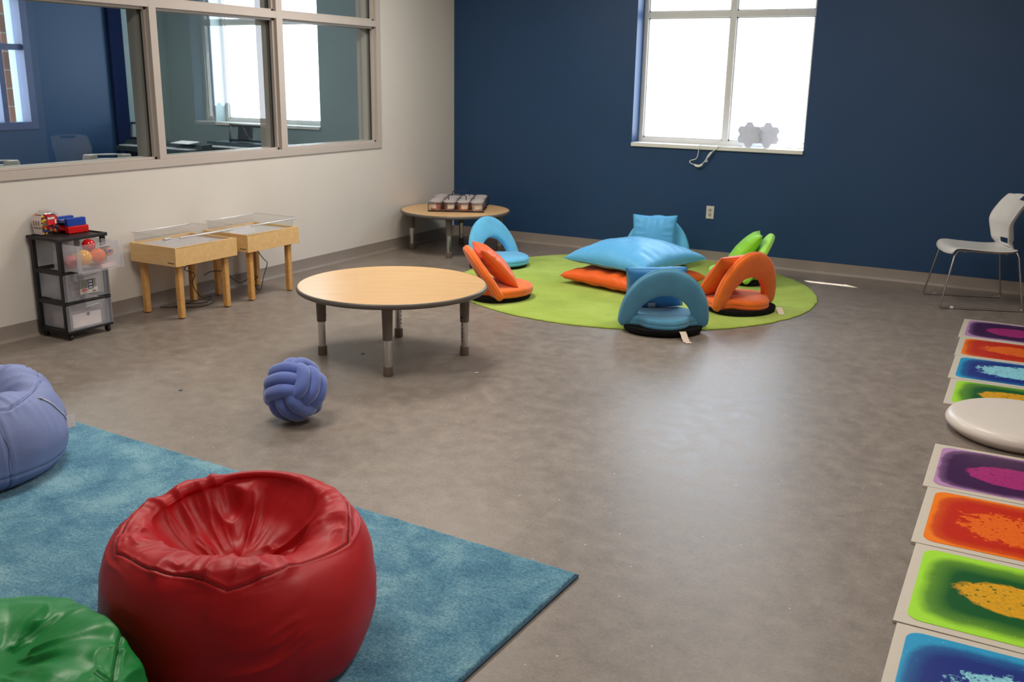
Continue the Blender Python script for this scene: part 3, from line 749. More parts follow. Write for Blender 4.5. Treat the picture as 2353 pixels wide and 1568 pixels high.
def drawer(z0, z1, out):
    a, b = CX0 + .022 + out, CX1 + .004 + out; y0, y1 = CY0 + .030, CY1 - .030; th = .002
    d = MB()
    d.bx(a, b, y0, y1, z0, z0 + th); d.bx(a, b, y0, y0 + th, z0 + th, z1 - .006); d.bx(a, b, y1 - th, y1, z0 + th, z1 - .006); d.bx(a, a + th, y0 + th, y1 - th, z0 + th, z1 - .006)
    o = d.build('drawer', M['frost'], cart)
    f = MB(); fy0, fy1 = CY0 + .004, CY1 - .004
    f.bx(b, b + .004, fy0, fy1, z0 - .006, z1); f.bx(b - .008, b, fy0, fy0 + .003, z0 - .006, z1); f.bx(b - .008, b, fy1 - .003, fy1, z0 - .006, z1)
    f.build('drawer_front', M['frontp'], o, bevel=.001)
    h = MB(); cyy = (fy0 + fy1) / 2
    h.tube([(b + .005, cyy - .03, z1 - .035), (b + .006, cyy - .02, z1 - .026), (b + .006, cyy + .06, z1 - .020), (b + .005, cyy + .07, z1 - .022)], .0035, 8)
    h.build('handle', frosted('handle_plastic', (222, 224, 230), .75), o, smooth=180)
    return o, b + .004
drawer(.438, .605, .15)
d2, fx = drawer(.250, .408, 0)
drawer(.066, .220, 0)
# printed product sticker on the middle drawer
def front_text(s, size, x, y, z, mat, name, parent):
    cu = bpy.data.curves.new(name, 'FONT'); cu.body = s; cu.size = size; cu.align_x = 'CENTER'; cu.align_y = 'CENTER'; cu.extrude = .0001
    o = bpy.data.objects.new(name, cu); col.objects.link(o); bpy.context.view_layer.update()
    me = bpy.data.meshes.new_from_object(o.evaluated_get(bpy.context.evaluated_depsgraph_get())); bpy.data.objects.remove(o)
    o = bpy.data.objects.new(name, me); col.objects.link(o)
    o.rotation_euler = (PI / 2, 0, PI / 2); o.location = (x, y, z); me.materials.clear(); me.materials.append(mat); o.parent = parent
    return o
sm = MB(); sy = -4.715
sm.bx(fx + .0002, fx + .0006, sy - .06, sy + .066, .275, .308)
stk = sm.build('sticker', plain('sticker_white', (222, 216, 208), .6), d2)
g = MB(); g.bx(fx + .0002, fx + .0006, sy - .06, sy + .055, .309, .362); g.build('sticker_picture', plain('sticker_grey', (148, 144, 140), .6), stk)
g = MB(); g.bx(fx + .0007, fx + .001, sy + .0, sy + .036, .300, .358); g.build('sticker_panel', plain('sticker_navy', (40, 46, 66), .6), stk)
g = MB()
for i, z in enumerate((.304, .323, .342)): g.bx(fx + .0011, fx + .0014, sy + .004, sy + .030, z, z + .012)
g.build('sticker_panel_text', plain('sticker_pale', (200, 200, 214), .6), stk)
g = MB()
for q in ((-.045, -.042, .311, .340), (-.020, -.017, .311, .340), (-.045, -.017, .337, .340), (-.045, -.017, .323, .325)): g.bx(fx + .0007, fx + .001, sy + q[0], sy + q[1], q[2], q[3])
g.build('sticker_drawing', plain('sticker_ink', (90, 88, 86), .6), stk)
ov = MB().prism([(.024 * math.cos(a * PI / 12), .0085 * math.sin(a * PI / 12)) for a in range(24)], 0, .0004, Matrix.Translation((fx + .0007, sy - .030, .297)) @ Matrix.Rotation(PI / 2, 4, 'Z') @ Matrix.Rotation(PI / 2, 4, 'X'))
ovo = ov.build('logo_oval', plain('logo_red', (190, 50, 52), .5), stk)
front_text('Sterilite', .0135, fx + .0013, sy - .030, .297, plain('logo_text', (235, 225, 222), .6), 'lettering', stk)
g = MB()
for i in range(5): g.bx(fx + .0007, fx + .001, sy + .026 + i * .006, sy + .030 + i * .006, .280, .289)
g.bx(fx + .0007, fx + .001, sy - .052, sy - .010, .279, .281)
g.build('small_print', plain('print_dark', (84, 64, 58), .6), stk)

# things in the drawers
bx_ = MB(); bx_.bx(.10, .285, -4.83, -4.625, .069, .150); b_ = bx_.build('white_box', plain('white_card', (226, 216, 210), .6), bevel=.001)
tag(b_, 'plain white box with thumb notch inside the bottom frosted drawer', 'box')
n_ = MB().lathe([(0, 0), (.012, 0), (.012, .0006), (0, .0007)], n=18, m=Matrix.Rotation(PI / 2, 3, 'Y')); n_.v = [(a + .2852, b - 4.718, c + .142) for a, b, c in n_.v]
n_.build('thumb_notch', plain('notch_shadow', (120, 108, 102), .8), b_)
bb = MB(); bb.bx(.12, .26, -4.80, -4.72, .253, .300); bb.bx(.13, .25, -4.795, -4.725, .3005, .338)
o = bb.build('card_deck_boxes', plain('grey_card', (176, 164, 156), .7), bevel=.002); tag(o, 'pale boxed item lying inside the middle frosted drawer', 'box')
bl = [('red_ball', (.318, -4.69, .571), .040, (190, 14, 22), .12, 'shiny red ball poking above the pulled out top drawer', None),
      ('yellow_ball', (.396, -4.790, .517), .0475, (240, 170, 30), .12, 'shiny yellow ball behind the pulled out top drawer front', None),
      ('pink_ball', (.300, -4.808, .4845), .042, (226, 90, 86), .3, 'coral pink ball low in the near corner of the top drawer', None),
      ('green_ball', (.246, -4.735, .482), .04, (206, 206, 60), .3, 'yellow green ball behind the pink one in the top drawer', None)]
for nm, c, r_, rgb, ro, lb, _ in bl:
    o = MB().sphere((0, 0, 0), r_, 32, 20).build(nm, plain(nm, rgb, ro, 0, .6, .02), smooth=180); o.location = c; tag(o, lb, 'ball')
ob = MB().sphere((0, 0, 0), .044, 64, 40, lambda d: 1 + .035 * max(0, math.sin(d.x * 26) * math.sin(d.y * 26 + 1) + math.sin(d.z * 26 + 2) * .6)).build('orange_ball', plain('orange_rubber', (240, 112, 28), .5), smooth=180)
ob.location = (.398, -4.6955, .516); tag(ob, 'orange knobbly textured ball in the middle of the top drawer', 'ball')
cb_ = MB().sphere((0, 0, 0), .030, 28, 18).build('confetti_ball', confetti_mat(), smooth=180); cb_.location = (.400, -4.620, .535); tag(cb_, 'small multicoloured speckled ball at the far end of the top drawer', 'ball')
pb = MB(); pb.bx(.31, .435, -4.70, -4.588, .442, .452); pb.bx(.315, .43, -4.695, -4.59, .453, .463); o = pb.build('paper_stack', plain('pale_pages', (226, 206, 200), .7)); tag(o, 'stack of pale booklets lying under the balls in the top drawer', 'papers')

# jar of plastic bricks, scalloped trays on the cart
CT = .6268
jar = thing('brick_jar', 'clear tub of coloured plastic pieces with red label on the cart top', 'tub', (.068, -4.785, CT), math.radians(6))
def jarring(z):
    k = np.interp(z, [0, .012, .09, .128, .14], [.80, .90, 1.0, .93, .70]); return .047 * k, .067 * k
mb = MB(); vs = []; fs = []; zsz = [0, .004, .012, .05, .09, .11, .128, .140]; nn = 32
for z in zsz:
    hx, hy = jarring(z)
    for i in range(nn):
        a = 2 * PI * i / nn; ca, sa = math.cos(a), math.sin(a); e = .35
        vs.append((hx * math.copysign(abs(ca) ** e, ca), hy * math.copysign(abs(sa) ** e, sa), z))
for j in range(len(zsz) - 1):
    for i in range(nn): fs.append((j * nn + i, j * nn + (i + 1) % nn, (j + 1) * nn + (i + 1) % nn, (j + 1) * nn + i))
fs.append(tuple(reversed(range(nn))))
mb.add(vs, fs); mb.build('clear_body', M['acryl'], jar, smooth=60)
MB().lathe([(0, .1405), (.034, .1405), (.036, .142), (.036, .150), (.033, .152), (0, .152)], n=28).build('lid', frosted('clear_lid', (228, 220, 212), .5), jar, smooth=40)
rng = random.Random(4)
pieces = MB(); cols_ = [(200, 20, 25), (20, 110, 50), (235, 185, 30), (25, 40, 130), (180, 15, 30), (40, 40, 110)]
piece_sets = [MB() for _ in cols_]
for i in range(150):
    z = rng.uniform(.012, .126); hx, hy = jarring(z)
    side = rng.random()
    if side < .45: x, y = hx - .011, rng.uniform(-hy + .012, hy - .012)
    elif side < .8: x, y = rng.uniform(-hx + .012, hx - .012), -hy + .011
    else: x, y = rng.uniform(-hx + .012, hx - .012), rng.uniform(-hy + .012, hy - .012)
    piece_sets[i % len(cols_)].box((x, y, z), (.015, .013, .011), rng.random() * 3, rng.random() * 3)
for c_, ps in zip(cols_, piece_sets):
    o = ps.build('plastic_bricks', plain('brick_colour', c_, .3), jar, bevel=.001); o['kind'] = 'stuff'
hx, hy = jarring(.09)
wl = MB().add([(-.036, -hy - .002 + .006, .010), (.036, -hy - .002 + .006, .010), (.041, -hy - .002, .09), (.040, -hy + .004, .125), (-.040, -hy + .004, .125), (-.041, -hy - .002, .09)], [(0, 1, 2, 5), (5, 2, 3, 4)]).build('side_label', plain('jar_label', (222, 204, 198), .6), jar)
pr_ = MB(); pr_.bx(-.03, .036, -hy - .0015, -hy - .0008, .048, .054)
for i in range(3): pr_.bx(-.026 + i * .02, -.020 + i * .02, -hy - .0032, -hy - .0022, .064, .094)
pr_.build('print', plain('label_print', (120, 96, 92), .7), wl)
rl = MB().add([(hx + .001, -.030, .064), (hx + .001, .040, .066), (hx - .002, .040, .118), (hx - .004, -.028, .130)], [(0, 1, 2, 3)]).build('front_label', plain('jar_red_label', (206, 22, 24), .4), jar)
wb = MB()
wv = [.008, .006, .007, .004, .008, .006, .005, .007]; y = -.024
for i, w_ in enumerate(wv):
    wb.bx(hx - .0015, hx + .0005, y, y + w_ - .0015, .098, .110 + (.003 if i in (0, 3, 5) else 0)); y += w_
wb.bx(hx + .0006, hx + .0014, .024, .036, .070, .094)
wb.build('white_lettering', M['whitep'], rl)
def scallop(name, rgb, z0, flip, x0, x1, y0, y1, h, label):
    t = thing(name, label, 'tray', (0, 0, 0), 0, 'scalloped plastic trays on the cart')
    m_ = plain(name + '_plastic', rgb, .35)
    for (xa, xb) in ((x1 - .03, x1), (x0, x0 + .03)):
        n = 60; top = []; poly = []
        for i in range(n + 1):
            y = y0 + (y1 - y0) * i / n; s = .0035 * abs(math.sin(PI * 6 * i / n))
            top.append((y, (h - .004 + s)))
        poly = [(y0, 0), (y1, 0)] + top[::-1]
        if flip: poly = [(a, h - b) for a, b in poly]
        w_ = MB().prism(poly, 0, xb - xa)
        w_.v = [(xa + c, a, z0 + b) for a, b, c in w_.v]
        w_.build('scalloped_edge', m_, t, bevel=.003)
    MB().bx(x0 + .03, x1 - .03, y0 + .004, y1 - .004, z0 + (h * .35), z0 + h * .72).build('middle_web', plain(name + '_web', tuple(int(v * .5 + 90) for v in rgb) if not flip else rgb, .35), t, bevel=.002)
scallop('red_tray', (206, 16, 18), CT + .0004, True, .036, .168, -4.708, -4.562, .045, 'red plastic tray with wavy lower edge on the cart top')
scallop('blue_tray', (22, 62, 160), CT + .0455, False, .018, .160, -4.704, -4.572, .050, 'blue plastic tray with wavy upper edge stacked on the red one')

# ------------------------------------------------------------------ floor chairs
def fchair_parts(fab, seatrgb=None):
    pass
def floor_chair(loc, deg, mat, label, lean=20, tagpos=None, z0=.0):
    t = thing('floor_chair', label, 'floor chair', loc, math.radians(deg) - PI / 2, 'fold-up floor chairs on the round rug')
    # local +y forward; hinge line y=0
    def outline(a):   # seat outline radius as a function of angle
        s, c = math.sin(a), math.cos(a)
        if s >= 0: ax, ay = .275, .31
        else: ax, ay = .275 + (.172 - .275) * min(1, (-s) * 3.2), .185
        return 1 / math.sqrt((c / ax) ** 2 + (s / ay) ** 2)
    prof = [(.0, .034), (.92, .034), (.985, .040), (1.0, .050), (1.0, .062), (.992, .064), (1.0, .066), (1.0, .080), (.985, .092), (.94, .099), (.8, .103), (.4, .105), (0, .105)]
    n = 90; vs = []; fs = []
    for r_, z in prof:
        for i in range(n):
            a = 2 * PI * i / n; R = outline(a); vs.append((R * r_ * math.cos(a), R * r_ * math.sin(a), z))
    for j in range(len(prof) - 1):
        for i in range(n): fs.append((j * n + i, j * n + (i + 1) % n, (j + 1) * n + (i + 1) % n, (j + 1) * n + i))
    MB().add(vs, fs).build('seat', mat, t, smooth=180)
    bp = [(0, .0), (.9, 0), (.95, .004), (.97, .03), (.96, .035), (0, .035)]; vs = []; fs = []
    for r_, z in bp:
        for i in range(n):
            a = 2 * PI * i / n; s = math.sin(a); ax, ay = .268, (.305 if s > 0 else .205)
            R = 1 / math.sqrt((math.cos(a) / ax) ** 2 + (s / ay) ** 2); vs.append((R * r_ * math.cos(a), R * r_ * math.sin(a), z))
    for j in range(len(bp) - 1):
        for i in range(n): fs.append((j * n + i, j * n + (i + 1) % n, (j + 1) * n + (i + 1) % n, (j + 1) * n + i))
    MB().add(vs, fs).build('base', M['blackc'], t, smooth=60)
    # backrest: padded arch swept along the half ellipse
    lr = math.radians(lean)
    N = 64; K = 20; vs = []; fs = []; seam = []; seam2 = []
    up = Vector((0, -math.sin(lr), math.cos(lr))); nrm = Vector((0, math.cos(lr), math.sin(lr)))
    for i in range(N + 1):
        u = i / N; a = -.16 + (PI + .32) * u
        e = min(1, min(u, 1 - u) / .055); e = math.sqrt(1 - (1 - e) ** 2) if e < 1 else 1
        po = Vector((.298 * math.cos(a), .385 * math.sin(a) if math.sin(a) > 0 else .30 * math.sin(a))); pi_ = Vector((.182 * math.cos(a), .195 * math.sin(a) if math.sin(a) > 0 else .30 * math.sin(a)))
        c = (po + pi_) / 2; d = (po - pi_) / 2; hw = d.length; dd = d.normalized(); hw *= max(.02, e); th = .034 * max(.05, e)
        for k_ in range(K):
            q = 2 * PI * k_ / K; cq, sq = math.cos(q), math.sin(q)
            w_ = hw * math.copysign(abs(cq) ** .75, cq); h_ = th * math.copysign(abs(sq) ** .55, sq)
            if abs(sq) < .01: w_ *= .985
            p2 = c + dd * w_
            vs.append(Vector((p2.x, 0, .058)) + up * p2.y + nrm * h_)
        pe = c + dd * hw
        if .03 < u < .97: seam.append(Vector((pe.x, 0, .058)) + up * pe.y + nrm * .001)
    for i in range(N):
        for k_ in range(K): fs.append((i * K + k_, i * K + (k_ + 1) % K, (i + 1) * K + (k_ + 1) % K, (i + 1) * K + k_))
    fs.append(tuple(range(K))); fs.append(tuple(N * K + k_ for k_ in range(K - 1, -1, -1)))
    b = MB().add(vs, fs).build('backrest', mat, t, smooth=180)
    MB().tube(seam, .0022, 6).build('seam', mat, b, smooth=180)
    if tagpos:
        x, y, r_ = tagpos
        L = .12
        g = MB().grid(lambda u, v: (x + math.cos(r_) * L * v - math.sin(r_) * .022 * (u - .5) * 2 * (1 if v < .9 else .9), y + math.sin(r_) * L * v + math.cos(r_) * .022 * (u - .5) * 2, max(.002 - loc[2] if v > .55 else .004, .036 * (1 - v * 1.9)) + .004 * math.sin(v * 9)), 3, 12)
        g.build('fabric_tag', plain('white_tag', (222, 206, 188), .8), t, smooth=180)
    return t
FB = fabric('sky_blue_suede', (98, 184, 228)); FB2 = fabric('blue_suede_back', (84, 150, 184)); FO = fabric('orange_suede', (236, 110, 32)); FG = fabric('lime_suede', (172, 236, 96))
RZ = .0128
chairs = [((1.235, -1.27, .0), -13, FB, 'blue fold-up floor chair without cushion beside the corner table', 20, None),
          ((1.86, -2.41, RZ), 41, FO, 'orange fold-up floor chair behind the lone maple table, facing the rug centre', 32, None),
          ((2.45, -.52, RZ), -78, FB, 'blue fold-up floor chair closest to the navy wall, behind the pillow stack', 10, None),
          ((3.33, -.74, RZ), 196, FG, 'lime green fold-up floor chair with green cushion', 29, (.20, -.17, -1.2)),
          ((3.61, -1.82, RZ), 152, FO, 'orange fold-up floor chair in front of the green one, seen from behind', 11, (.18, -.17, -2.0)),
          ((3.31, -2.66, RZ), 118, FB2, 'blue fold-up floor chair at the near rug edge, back to the camera', 17, (.10, -.19, -1.35))]
for c in chairs: floor_chair(*c)

# ------------------------------------------------------------------ pillows
def pillow_mesh(a, h, seed, pinch=.07, n=44, wr=.006, hb=None, ex=.42):
    u = np.linspace(-1, 1, n); U, V = np.meshgrid(u, u, indexing='ij')
    X = U * a * (1 - pinch * (1 - V ** 2)); Y = V * a * (1 - pinch * (1 - U ** 2))
    prof = np.clip((1 - U ** 2) * (1 - V ** 2), 0, 1) ** ex
    P = np.stack([X * 9, Y * 9, X * 0 + seed], -1)
    w = vnoise(P, seed) - .5
    ang = np.arctan2(Y, X); rad = np.maximum(abs(U), abs(V))
    fold = (vnoise(np.stack([np.where(abs(U) > abs(V), V, U) * 9, rad * 1.5, U * 0 + seed + 7], -1), seed) - .5) * (rad ** 2) * (1 - rad ** 8)
    vs = []; fs = []
    for s in (1, -1):
        Zv = s * ((h if s > 0 or hb is None else hb) * prof + (w * wr + fold * wr * 3.2) * prof ** .5)
        vs += list(map(tuple, np.stack([X, Y, Zv], -1).reshape(-1, 3)))
    N = n * n
    for i in range(n - 1):
        for j in range(n - 1):
            q = (i * n + j, (i + 1) * n + j, (i + 1) * n + j + 1, i * n + j + 1)
            fs.append(q); fs.append(tuple(N + k for k in reversed(q)))
    return MB().add(vs, fs)
def pillow(name, a, h, mat, label, cat, loc, rot, seed, ctag=False, pinch=.07, hb=None, wr=.006, ex=.42):
    mb = pillow_mesh(a, h, seed, pinch, hb=hb, wr=wr, ex=ex)
    o = mb.build(name, mat, smooth=180)
    tag(o, label, cat); o.location = loc; o.rotation_mode = 'XYZ'; o.rotation_euler = rot
    e = []
    n = 24; us = [-1 + 2 * i / n for i in range(n)]
    for s in [(u, -1) for u in us] + [(1, u) for u in us] + [(-u, 1) for u in us] + [(-1, -u) for u in us]:
        e.append((s[0] * a * (1 - pinch * (1 - s[1] ** 2)), s[1] * a * (1 - pinch * (1 - s[0] ** 2)), 0))
    MB().tube(e, .0018, 5, closed=True).build('seam', mat, o, smooth=180)
    if ctag:
        MB().grid(lambda u, v: (.02 + .05 * (u - .5) - .006 * v, -a * .42 - .085 * v, -h * (.93 - .25 * v) - .004 - .004 * math.sin(v * 5)), 4, 5).build('care_tag', plain('care_tag', (214, 202, 204), .8), o)
    return o
SB = fabric('sky_satin', (88, 172, 224), .42, 700, .1, .05, .15); SB2 = fabric('blue_satin', (74, 150, 208), .42, 700, .1, .05, .15)
SO = fabric('orange_satin', (232, 96, 22), .45, 700, .1, .06, .15); SG = fabric('lime_satin', (142, 214, 50), .45, 700, .1, .05, .15)
a0 = math.radians(-16)
pillow('floor_pillow', .42, .088, SO, 'large orange floor pillow lying under the blue one on the green rug', 'pillow', (2.59, -1.40, .073), (0, 0, a0), 3, pinch=.05, hb=.058, wr=.012, ex=.27)
pillow('floor_pillow', .41, .165, SB, 'large sky blue floor pillow on top of the orange one', 'pillow', (2.58, -1.345, .212), (.02, .0, a0 - .02), 5, pinch=.06, hb=.055, wr=.012)
def lean_cushion(chair, mat, label, fwd, side, tilt, roll, seed, a=.195, h=.062, ctag=False, up=.0):
    (x, y, z), deg = chair[0], chair[1]
    r_ = math.radians(deg) - PI / 2; M_ = Matrix.Rotation(r_, 4, 'Z')
    p = Vector((x, y, z)) + M_ @ Vector((side, fwd, 0)) + Vector((0, 0, .105 + a * math.cos(math.radians(tilt)) * (1.0 if abs(roll) < .2 else 1.15) - .005 + up))
    o = pillow('cushion', a, h, mat, label, 'cushion', p, (0, 0, 0), seed, ctag)
    # local y up, z = forward normal
    R = M_ @ Matrix.Rotation(PI / 2 + math.radians(tilt), 4, 'X') @ Matrix.Rotation(PI, 4, 'Y') @ Matrix.Rotation(roll, 4, 'Z')
    o.rotation_euler = R.to_euler()
    return o
lean_cushion(chairs[1], SO, 'square orange cushion leaning in the orange chair behind the lone table', .018, -.0, 44, .0, 11, .2, .072)
lean_cushion(chairs[2], SB, 'square blue cushion upright in the chair against the navy wall', .055, .02, 12, .02, 12, .195, up=-.03)
lean_cushion(chairs[3], SG, 'square lime green cushion leaning in the green chair', .035, .0, 40, .05, 13, .195, .07)
lean_cushion(chairs[4], SO, 'square orange cushion leaning in the chair in front of the green one', .09, -.085, 38, .0, 14, .195, .07, True)
lean_cushion(chairs[5], SB2, 'square blue cushion in the chair at the near rug edge', .12, -.05, 38, -.06, 15, .2, .066, True)

# ------------------------------------------------------------------ knot cushion (three tripled interlocked rings)
def knot():
    t = thing('knot_cushion', 'round periwinkle blue knotted rope cushion on the bare floor', 'cushion', (2.408, -5.228, .155))
    kf = fabric('periwinkle_velour', (92, 112, 182), .75, 600, .15, .1, .5)
    # body diagonal (1,1,1) turned towards the viewer's side of the room
    Rt = Matrix.Rotation(math.radians(-48), 4, 'Z') @ Matrix.Rotation(math.radians(-42), 4, 'Y') @ Matrix.Rotation(math.radians(-10), 4, 'X') @ Matrix.Rotation(math.radians(-45), 4, 'Z') # @ Matrix.Rotation(math.radians(-8), 4, 'Y') @ Matrix.Rotation(math.radians(10), 4, 'X') @ Matrix.Rotation(math.radians(-45), 4, 'Z')
    A, B, r_ = .122, .079, .0325
    axes = [((1, 0, 0), (0, 1, 0), (0, 0, 1)), ((0, 1, 0), (0, 0, 1), (1, 0, 0)), ((0, 0, 1), (1, 0, 0), (0, 1, 0))]
    for ax in axes:
        e0, e1, e2 = map(Vector, ax)
        for k in (-1, 0, 1):
            pts = []; sc = 1 - .10 * abs(k)
            for i in range(72):
                a = 2 * PI * i / 72; c, s = math.cos(a), math.sin(a)
                x = A * sc * math.copysign(abs(c) ** .8, c); y = (B + .004) * sc * math.copysign(abs(s) ** .62, s)
                off = k * (.053 + .004 * abs(c) ** 2)
                pts.append(Rt @ (e0 * x + e1 * y + e2 * off))
            MB().tube(pts, r_, 16, closed=True).build('rope_loop', kf, t, smooth=180)
    return t
knot()

# ------------------------------------------------------------------ bean bags
def beanbag(name, loc, rz, R, H, prof, rgb, label, seed, seams, wrk, lump=.012, rough=.34, squash=(), tilt=0.0, extra=None, sat=.03, fineamp=1.0, tk=.34, tr=.0016):
    t = thing(name, label, 'beanbag', loc, rz)
    nt, ns = 300, 190
    P = crom(prof, ns); P[:, 0] = np.maximum(P[:, 0], 0) * R; P[:, 1] *= H
    th = np.linspace(0, 2 * PI, nt, endpoint=False)
    S = np.linspace(0, 1, ns)
    TH, SS = np.meshgrid(th, S, indexing='ij')
    r_ = np.repeat(P[None, :, 0], nt, 0); z = np.repeat(P[None, :, 1], nt, 0)
    if extra is not None: r_, z = extra(TH, SS, r_, z)
    X = r_ * np.cos(TH); Y = r_ * np.sin(TH)
    # normals of the smooth shape
    def normals(X, Y, Z):
        dX = lambda A, ax: np.gradient(A, axis=ax)
        def du(A): return (np.roll(A, -1, 0) - np.roll(A, 1, 0))
        a = np.stack([du(X), du(Y), du(Z)], -1); b = np.stack([dX(X, 1), dX(Y, 1), dX(Z, 1)], -1)
        n = np.cross(a, b); l = np.linalg.norm(n, axis=-1, keepdims=True); n = n / np.maximum(l, 1e-9)
        n[:, 0] = (0, 0, -1); n[:, -1] = (0, 0, 1)
        return n
    N = normals(X, Y, z)
    base = np.stack([X, Y, z], -1)
    cs, sn = np.cos(TH), np.sin(TH)
    def nz(f1, f2, sd): return vnoise(np.stack([cs * f1, sn * f1, SS * f2], -1) + sd * 7.3, seed)
    D = lump * (vnoise(base * 5.0 + seed, seed) - .5) * 2
    for (s0, s1, f1, f2, amp, ridge) in wrk:       # anisotropic folds within a band of the profile
        m = np.clip((SS - s0) / .06, 0, 1) * np.clip((s1 - SS) / .06, 0, 1)
        wob = nz(2.2, 5, 3)
        n1 = vnoise(np.stack([cs * f1 + wob * 1.6, sn * f1 + wob * 1.2, SS * f2 + wob * 1.3], -1), seed + int(f1 * 10))
        v = 1 - abs(2 * n1 - 1)
        v = v ** ridge
        msk = np.clip(nz(1.8, 4, 9) * 2.2 - .55, 0, 1)
        D = D + amp * fineamp * (v - .4) * m * msk
    creases = 0
    lines = []
    for (fn, kind, width, depth) in seams:
        if kind == 's':                            # seam s = fn(theta)
            sv = fn(th); d = (SS - sv[:, None]) * (np.linalg.norm(np.diff(P, axis=0), axis=1).sum())
            lines.append((th, sv))
        else:                                      # seam theta = const over (s0, s1)
            t0, s0, s1 = fn; dth = (TH - t0 + PI) % (2 * PI) - PI; d = dth * r_
            d = np.where((SS > s0) & (SS < s1), d, 9); sv = np.linspace(s0, s1, 60); lines.append((np.full(60, t0) + .012 * np.sin(sv * 40), sv))
        D = D - depth * np.exp(-(d / width) ** 2) + depth * .45 * np.exp(-((abs(d) - width * 2.4) / (width * 1.6)) ** 2)
    D = D * np.clip(SS / .08, 0, 1)
    Q = base + N * D[..., None]
    Q[..., 2] = np.maximum(Q[..., 2], .0)
    for (nx_, ny_, dmax) in squash:
        dd = Q[..., 0] * nx_ + Q[..., 1] * ny_ - dmax; dd = np.maximum(dd, 0)
        Q[..., 0] -= dd * nx_; Q[..., 1] -= dd * ny_
    vs = Q.reshape(-1, 3); fs = []
    for i in range(nt):
        i2 = (i + 1) % nt
        for j in range(ns - 1): fs.append((i * ns + j, i2 * ns + j, i2 * ns + j + 1, i * ns + j + 1))
    tm = NT(name + '_vinyl'); c = lin(rgb); nn_ = tm.noise(5, 3)
    cc = tm.ramp(nn_, [(.3, tuple(x * .92 for x in c[:3]) + (1,)), (.7, tuple(min(1, x * 1.08) for x in c[:3]) + (1,))])
    wv = tm.noise(22, 4, .6, None, .8)
    mat = tm.done(tm.bsdf(cc, rough, 0, .36, wv, .16, .006))
    o = MB().add([tuple(p) for p in vs], fs).build('cover', mat, t, smooth=180)
    thread = plain(name + '_thread', tuple(int(v * tk) for v in rgb), .7)
    def at(tv, sv):
        i = tv / (2 * PI) * nt; j = sv * (ns - 1); i0 = int(np.floor(i)); j0 = min(ns - 2, max(0, int(np.floor(j)))); fi, fj = i - i0, j - j0
        q = lambda a, b: Q[a % nt, b]
        return (q(i0, j0) * (1 - fi) + q(i0 + 1, j0) * fi) * (1 - fj) + (q(i0, j0 + 1) * (1 - fi) + q(i0 + 1, j0 + 1) * fi) * fj
    for tv, sv in lines:
        pts = [tuple(at(a, b)) for a, b in zip(tv, sv)]
        closed = len(tv) == nt
        MB().tube(pts, tr, 6, closed=closed).build('seam', thread, t, smooth=180)
    return t, at, mat
def hexs(prof, R, rad, rot, sides, k0=5):
    """s(theta) where the top of the profile meets a rounded polygon of circumradius rad*R"""
    P = crom(prof, 190); S = np.linspace(0, 1, 190); i = int(P[:, 0].argmax()); rr = P[i:, 0][::-1]; sv = S[i:][::-1]
    order = np.argsort(rr)
    def f(th):
        w = 2 * PI / sides; a = (th + rot) % w - w / 2
        ap = rad * math.cos(PI / sides)
        r_ = np.minimum(.4 * ap / np.cos(a) + .6 * ap * 1.1, rad * .985)
        r_ = r_ * (1 + .015 * np.sin(th * 7 + 1))
        return np.interp(r_, rr[order], sv[order])
    return f
# red: barrel with a deep seat crater; local +x points to the camera
redprof = [(0, 0), (.6, 0), (.85, .02), (.95, .12), (1.0, .34), (.998, .50), (.975, .66), (.93, .79), (.86, .90), (.77, .97), (.68, .985), (.60, .94), (.51, .83), (.40, .71), (.24, .64), (.1, .625), (0, .62)]
def redx(TH, SS, r_, z):
    back = .5 - .5 * np.cos(TH)                     # 1 at the far side
    k = np.clip((SS - .42) / .2, 0, 1)
    z = z * (1 + .05 * back * k - .015 * (1 - back) * k)
    z = z + .018 * np.cos(2 * TH + .9) * k
    k2 = np.clip((SS - .60) / .12, 0, 1); k2 = k2 * k2 * (3 - 2 * k2)
    r_ = r_ * (1 - .20 * np.cos(TH) * k2)
    r_ = r_ * (1 + .025 * np.cos(3 * TH + .6) * np.clip(SS * 3, 0, 1))
    return r_, z
RR = .388
beanbag('red_beanbag', (3.555, -6.765, .0192), math.radians(-44), RR, .378, redprof, (184, 14, 24), 'big red vinyl beanbag with a deep seat hollow', 21,
        [(hexs(redprof, RR, .90, math.radians(6), 5), 's', .005, .0045), ((math.radians(112), .06, .52), 't', .005, .004), ((math.radians(-112), .06, .52), 't', .005, .004)],
        [(.52, .93, 3.2, 5.0, .026, 1.4), (.50, .90, 5, 9, .012, 1.6), (.52, .80, 9, 3, .006, 1.6), (.10, .60, 2.0, 20, .006, 1.6), (.05, .5, 1.3, 9, .006, 1.3)], lump=.012, rough=.45, extra=redx)
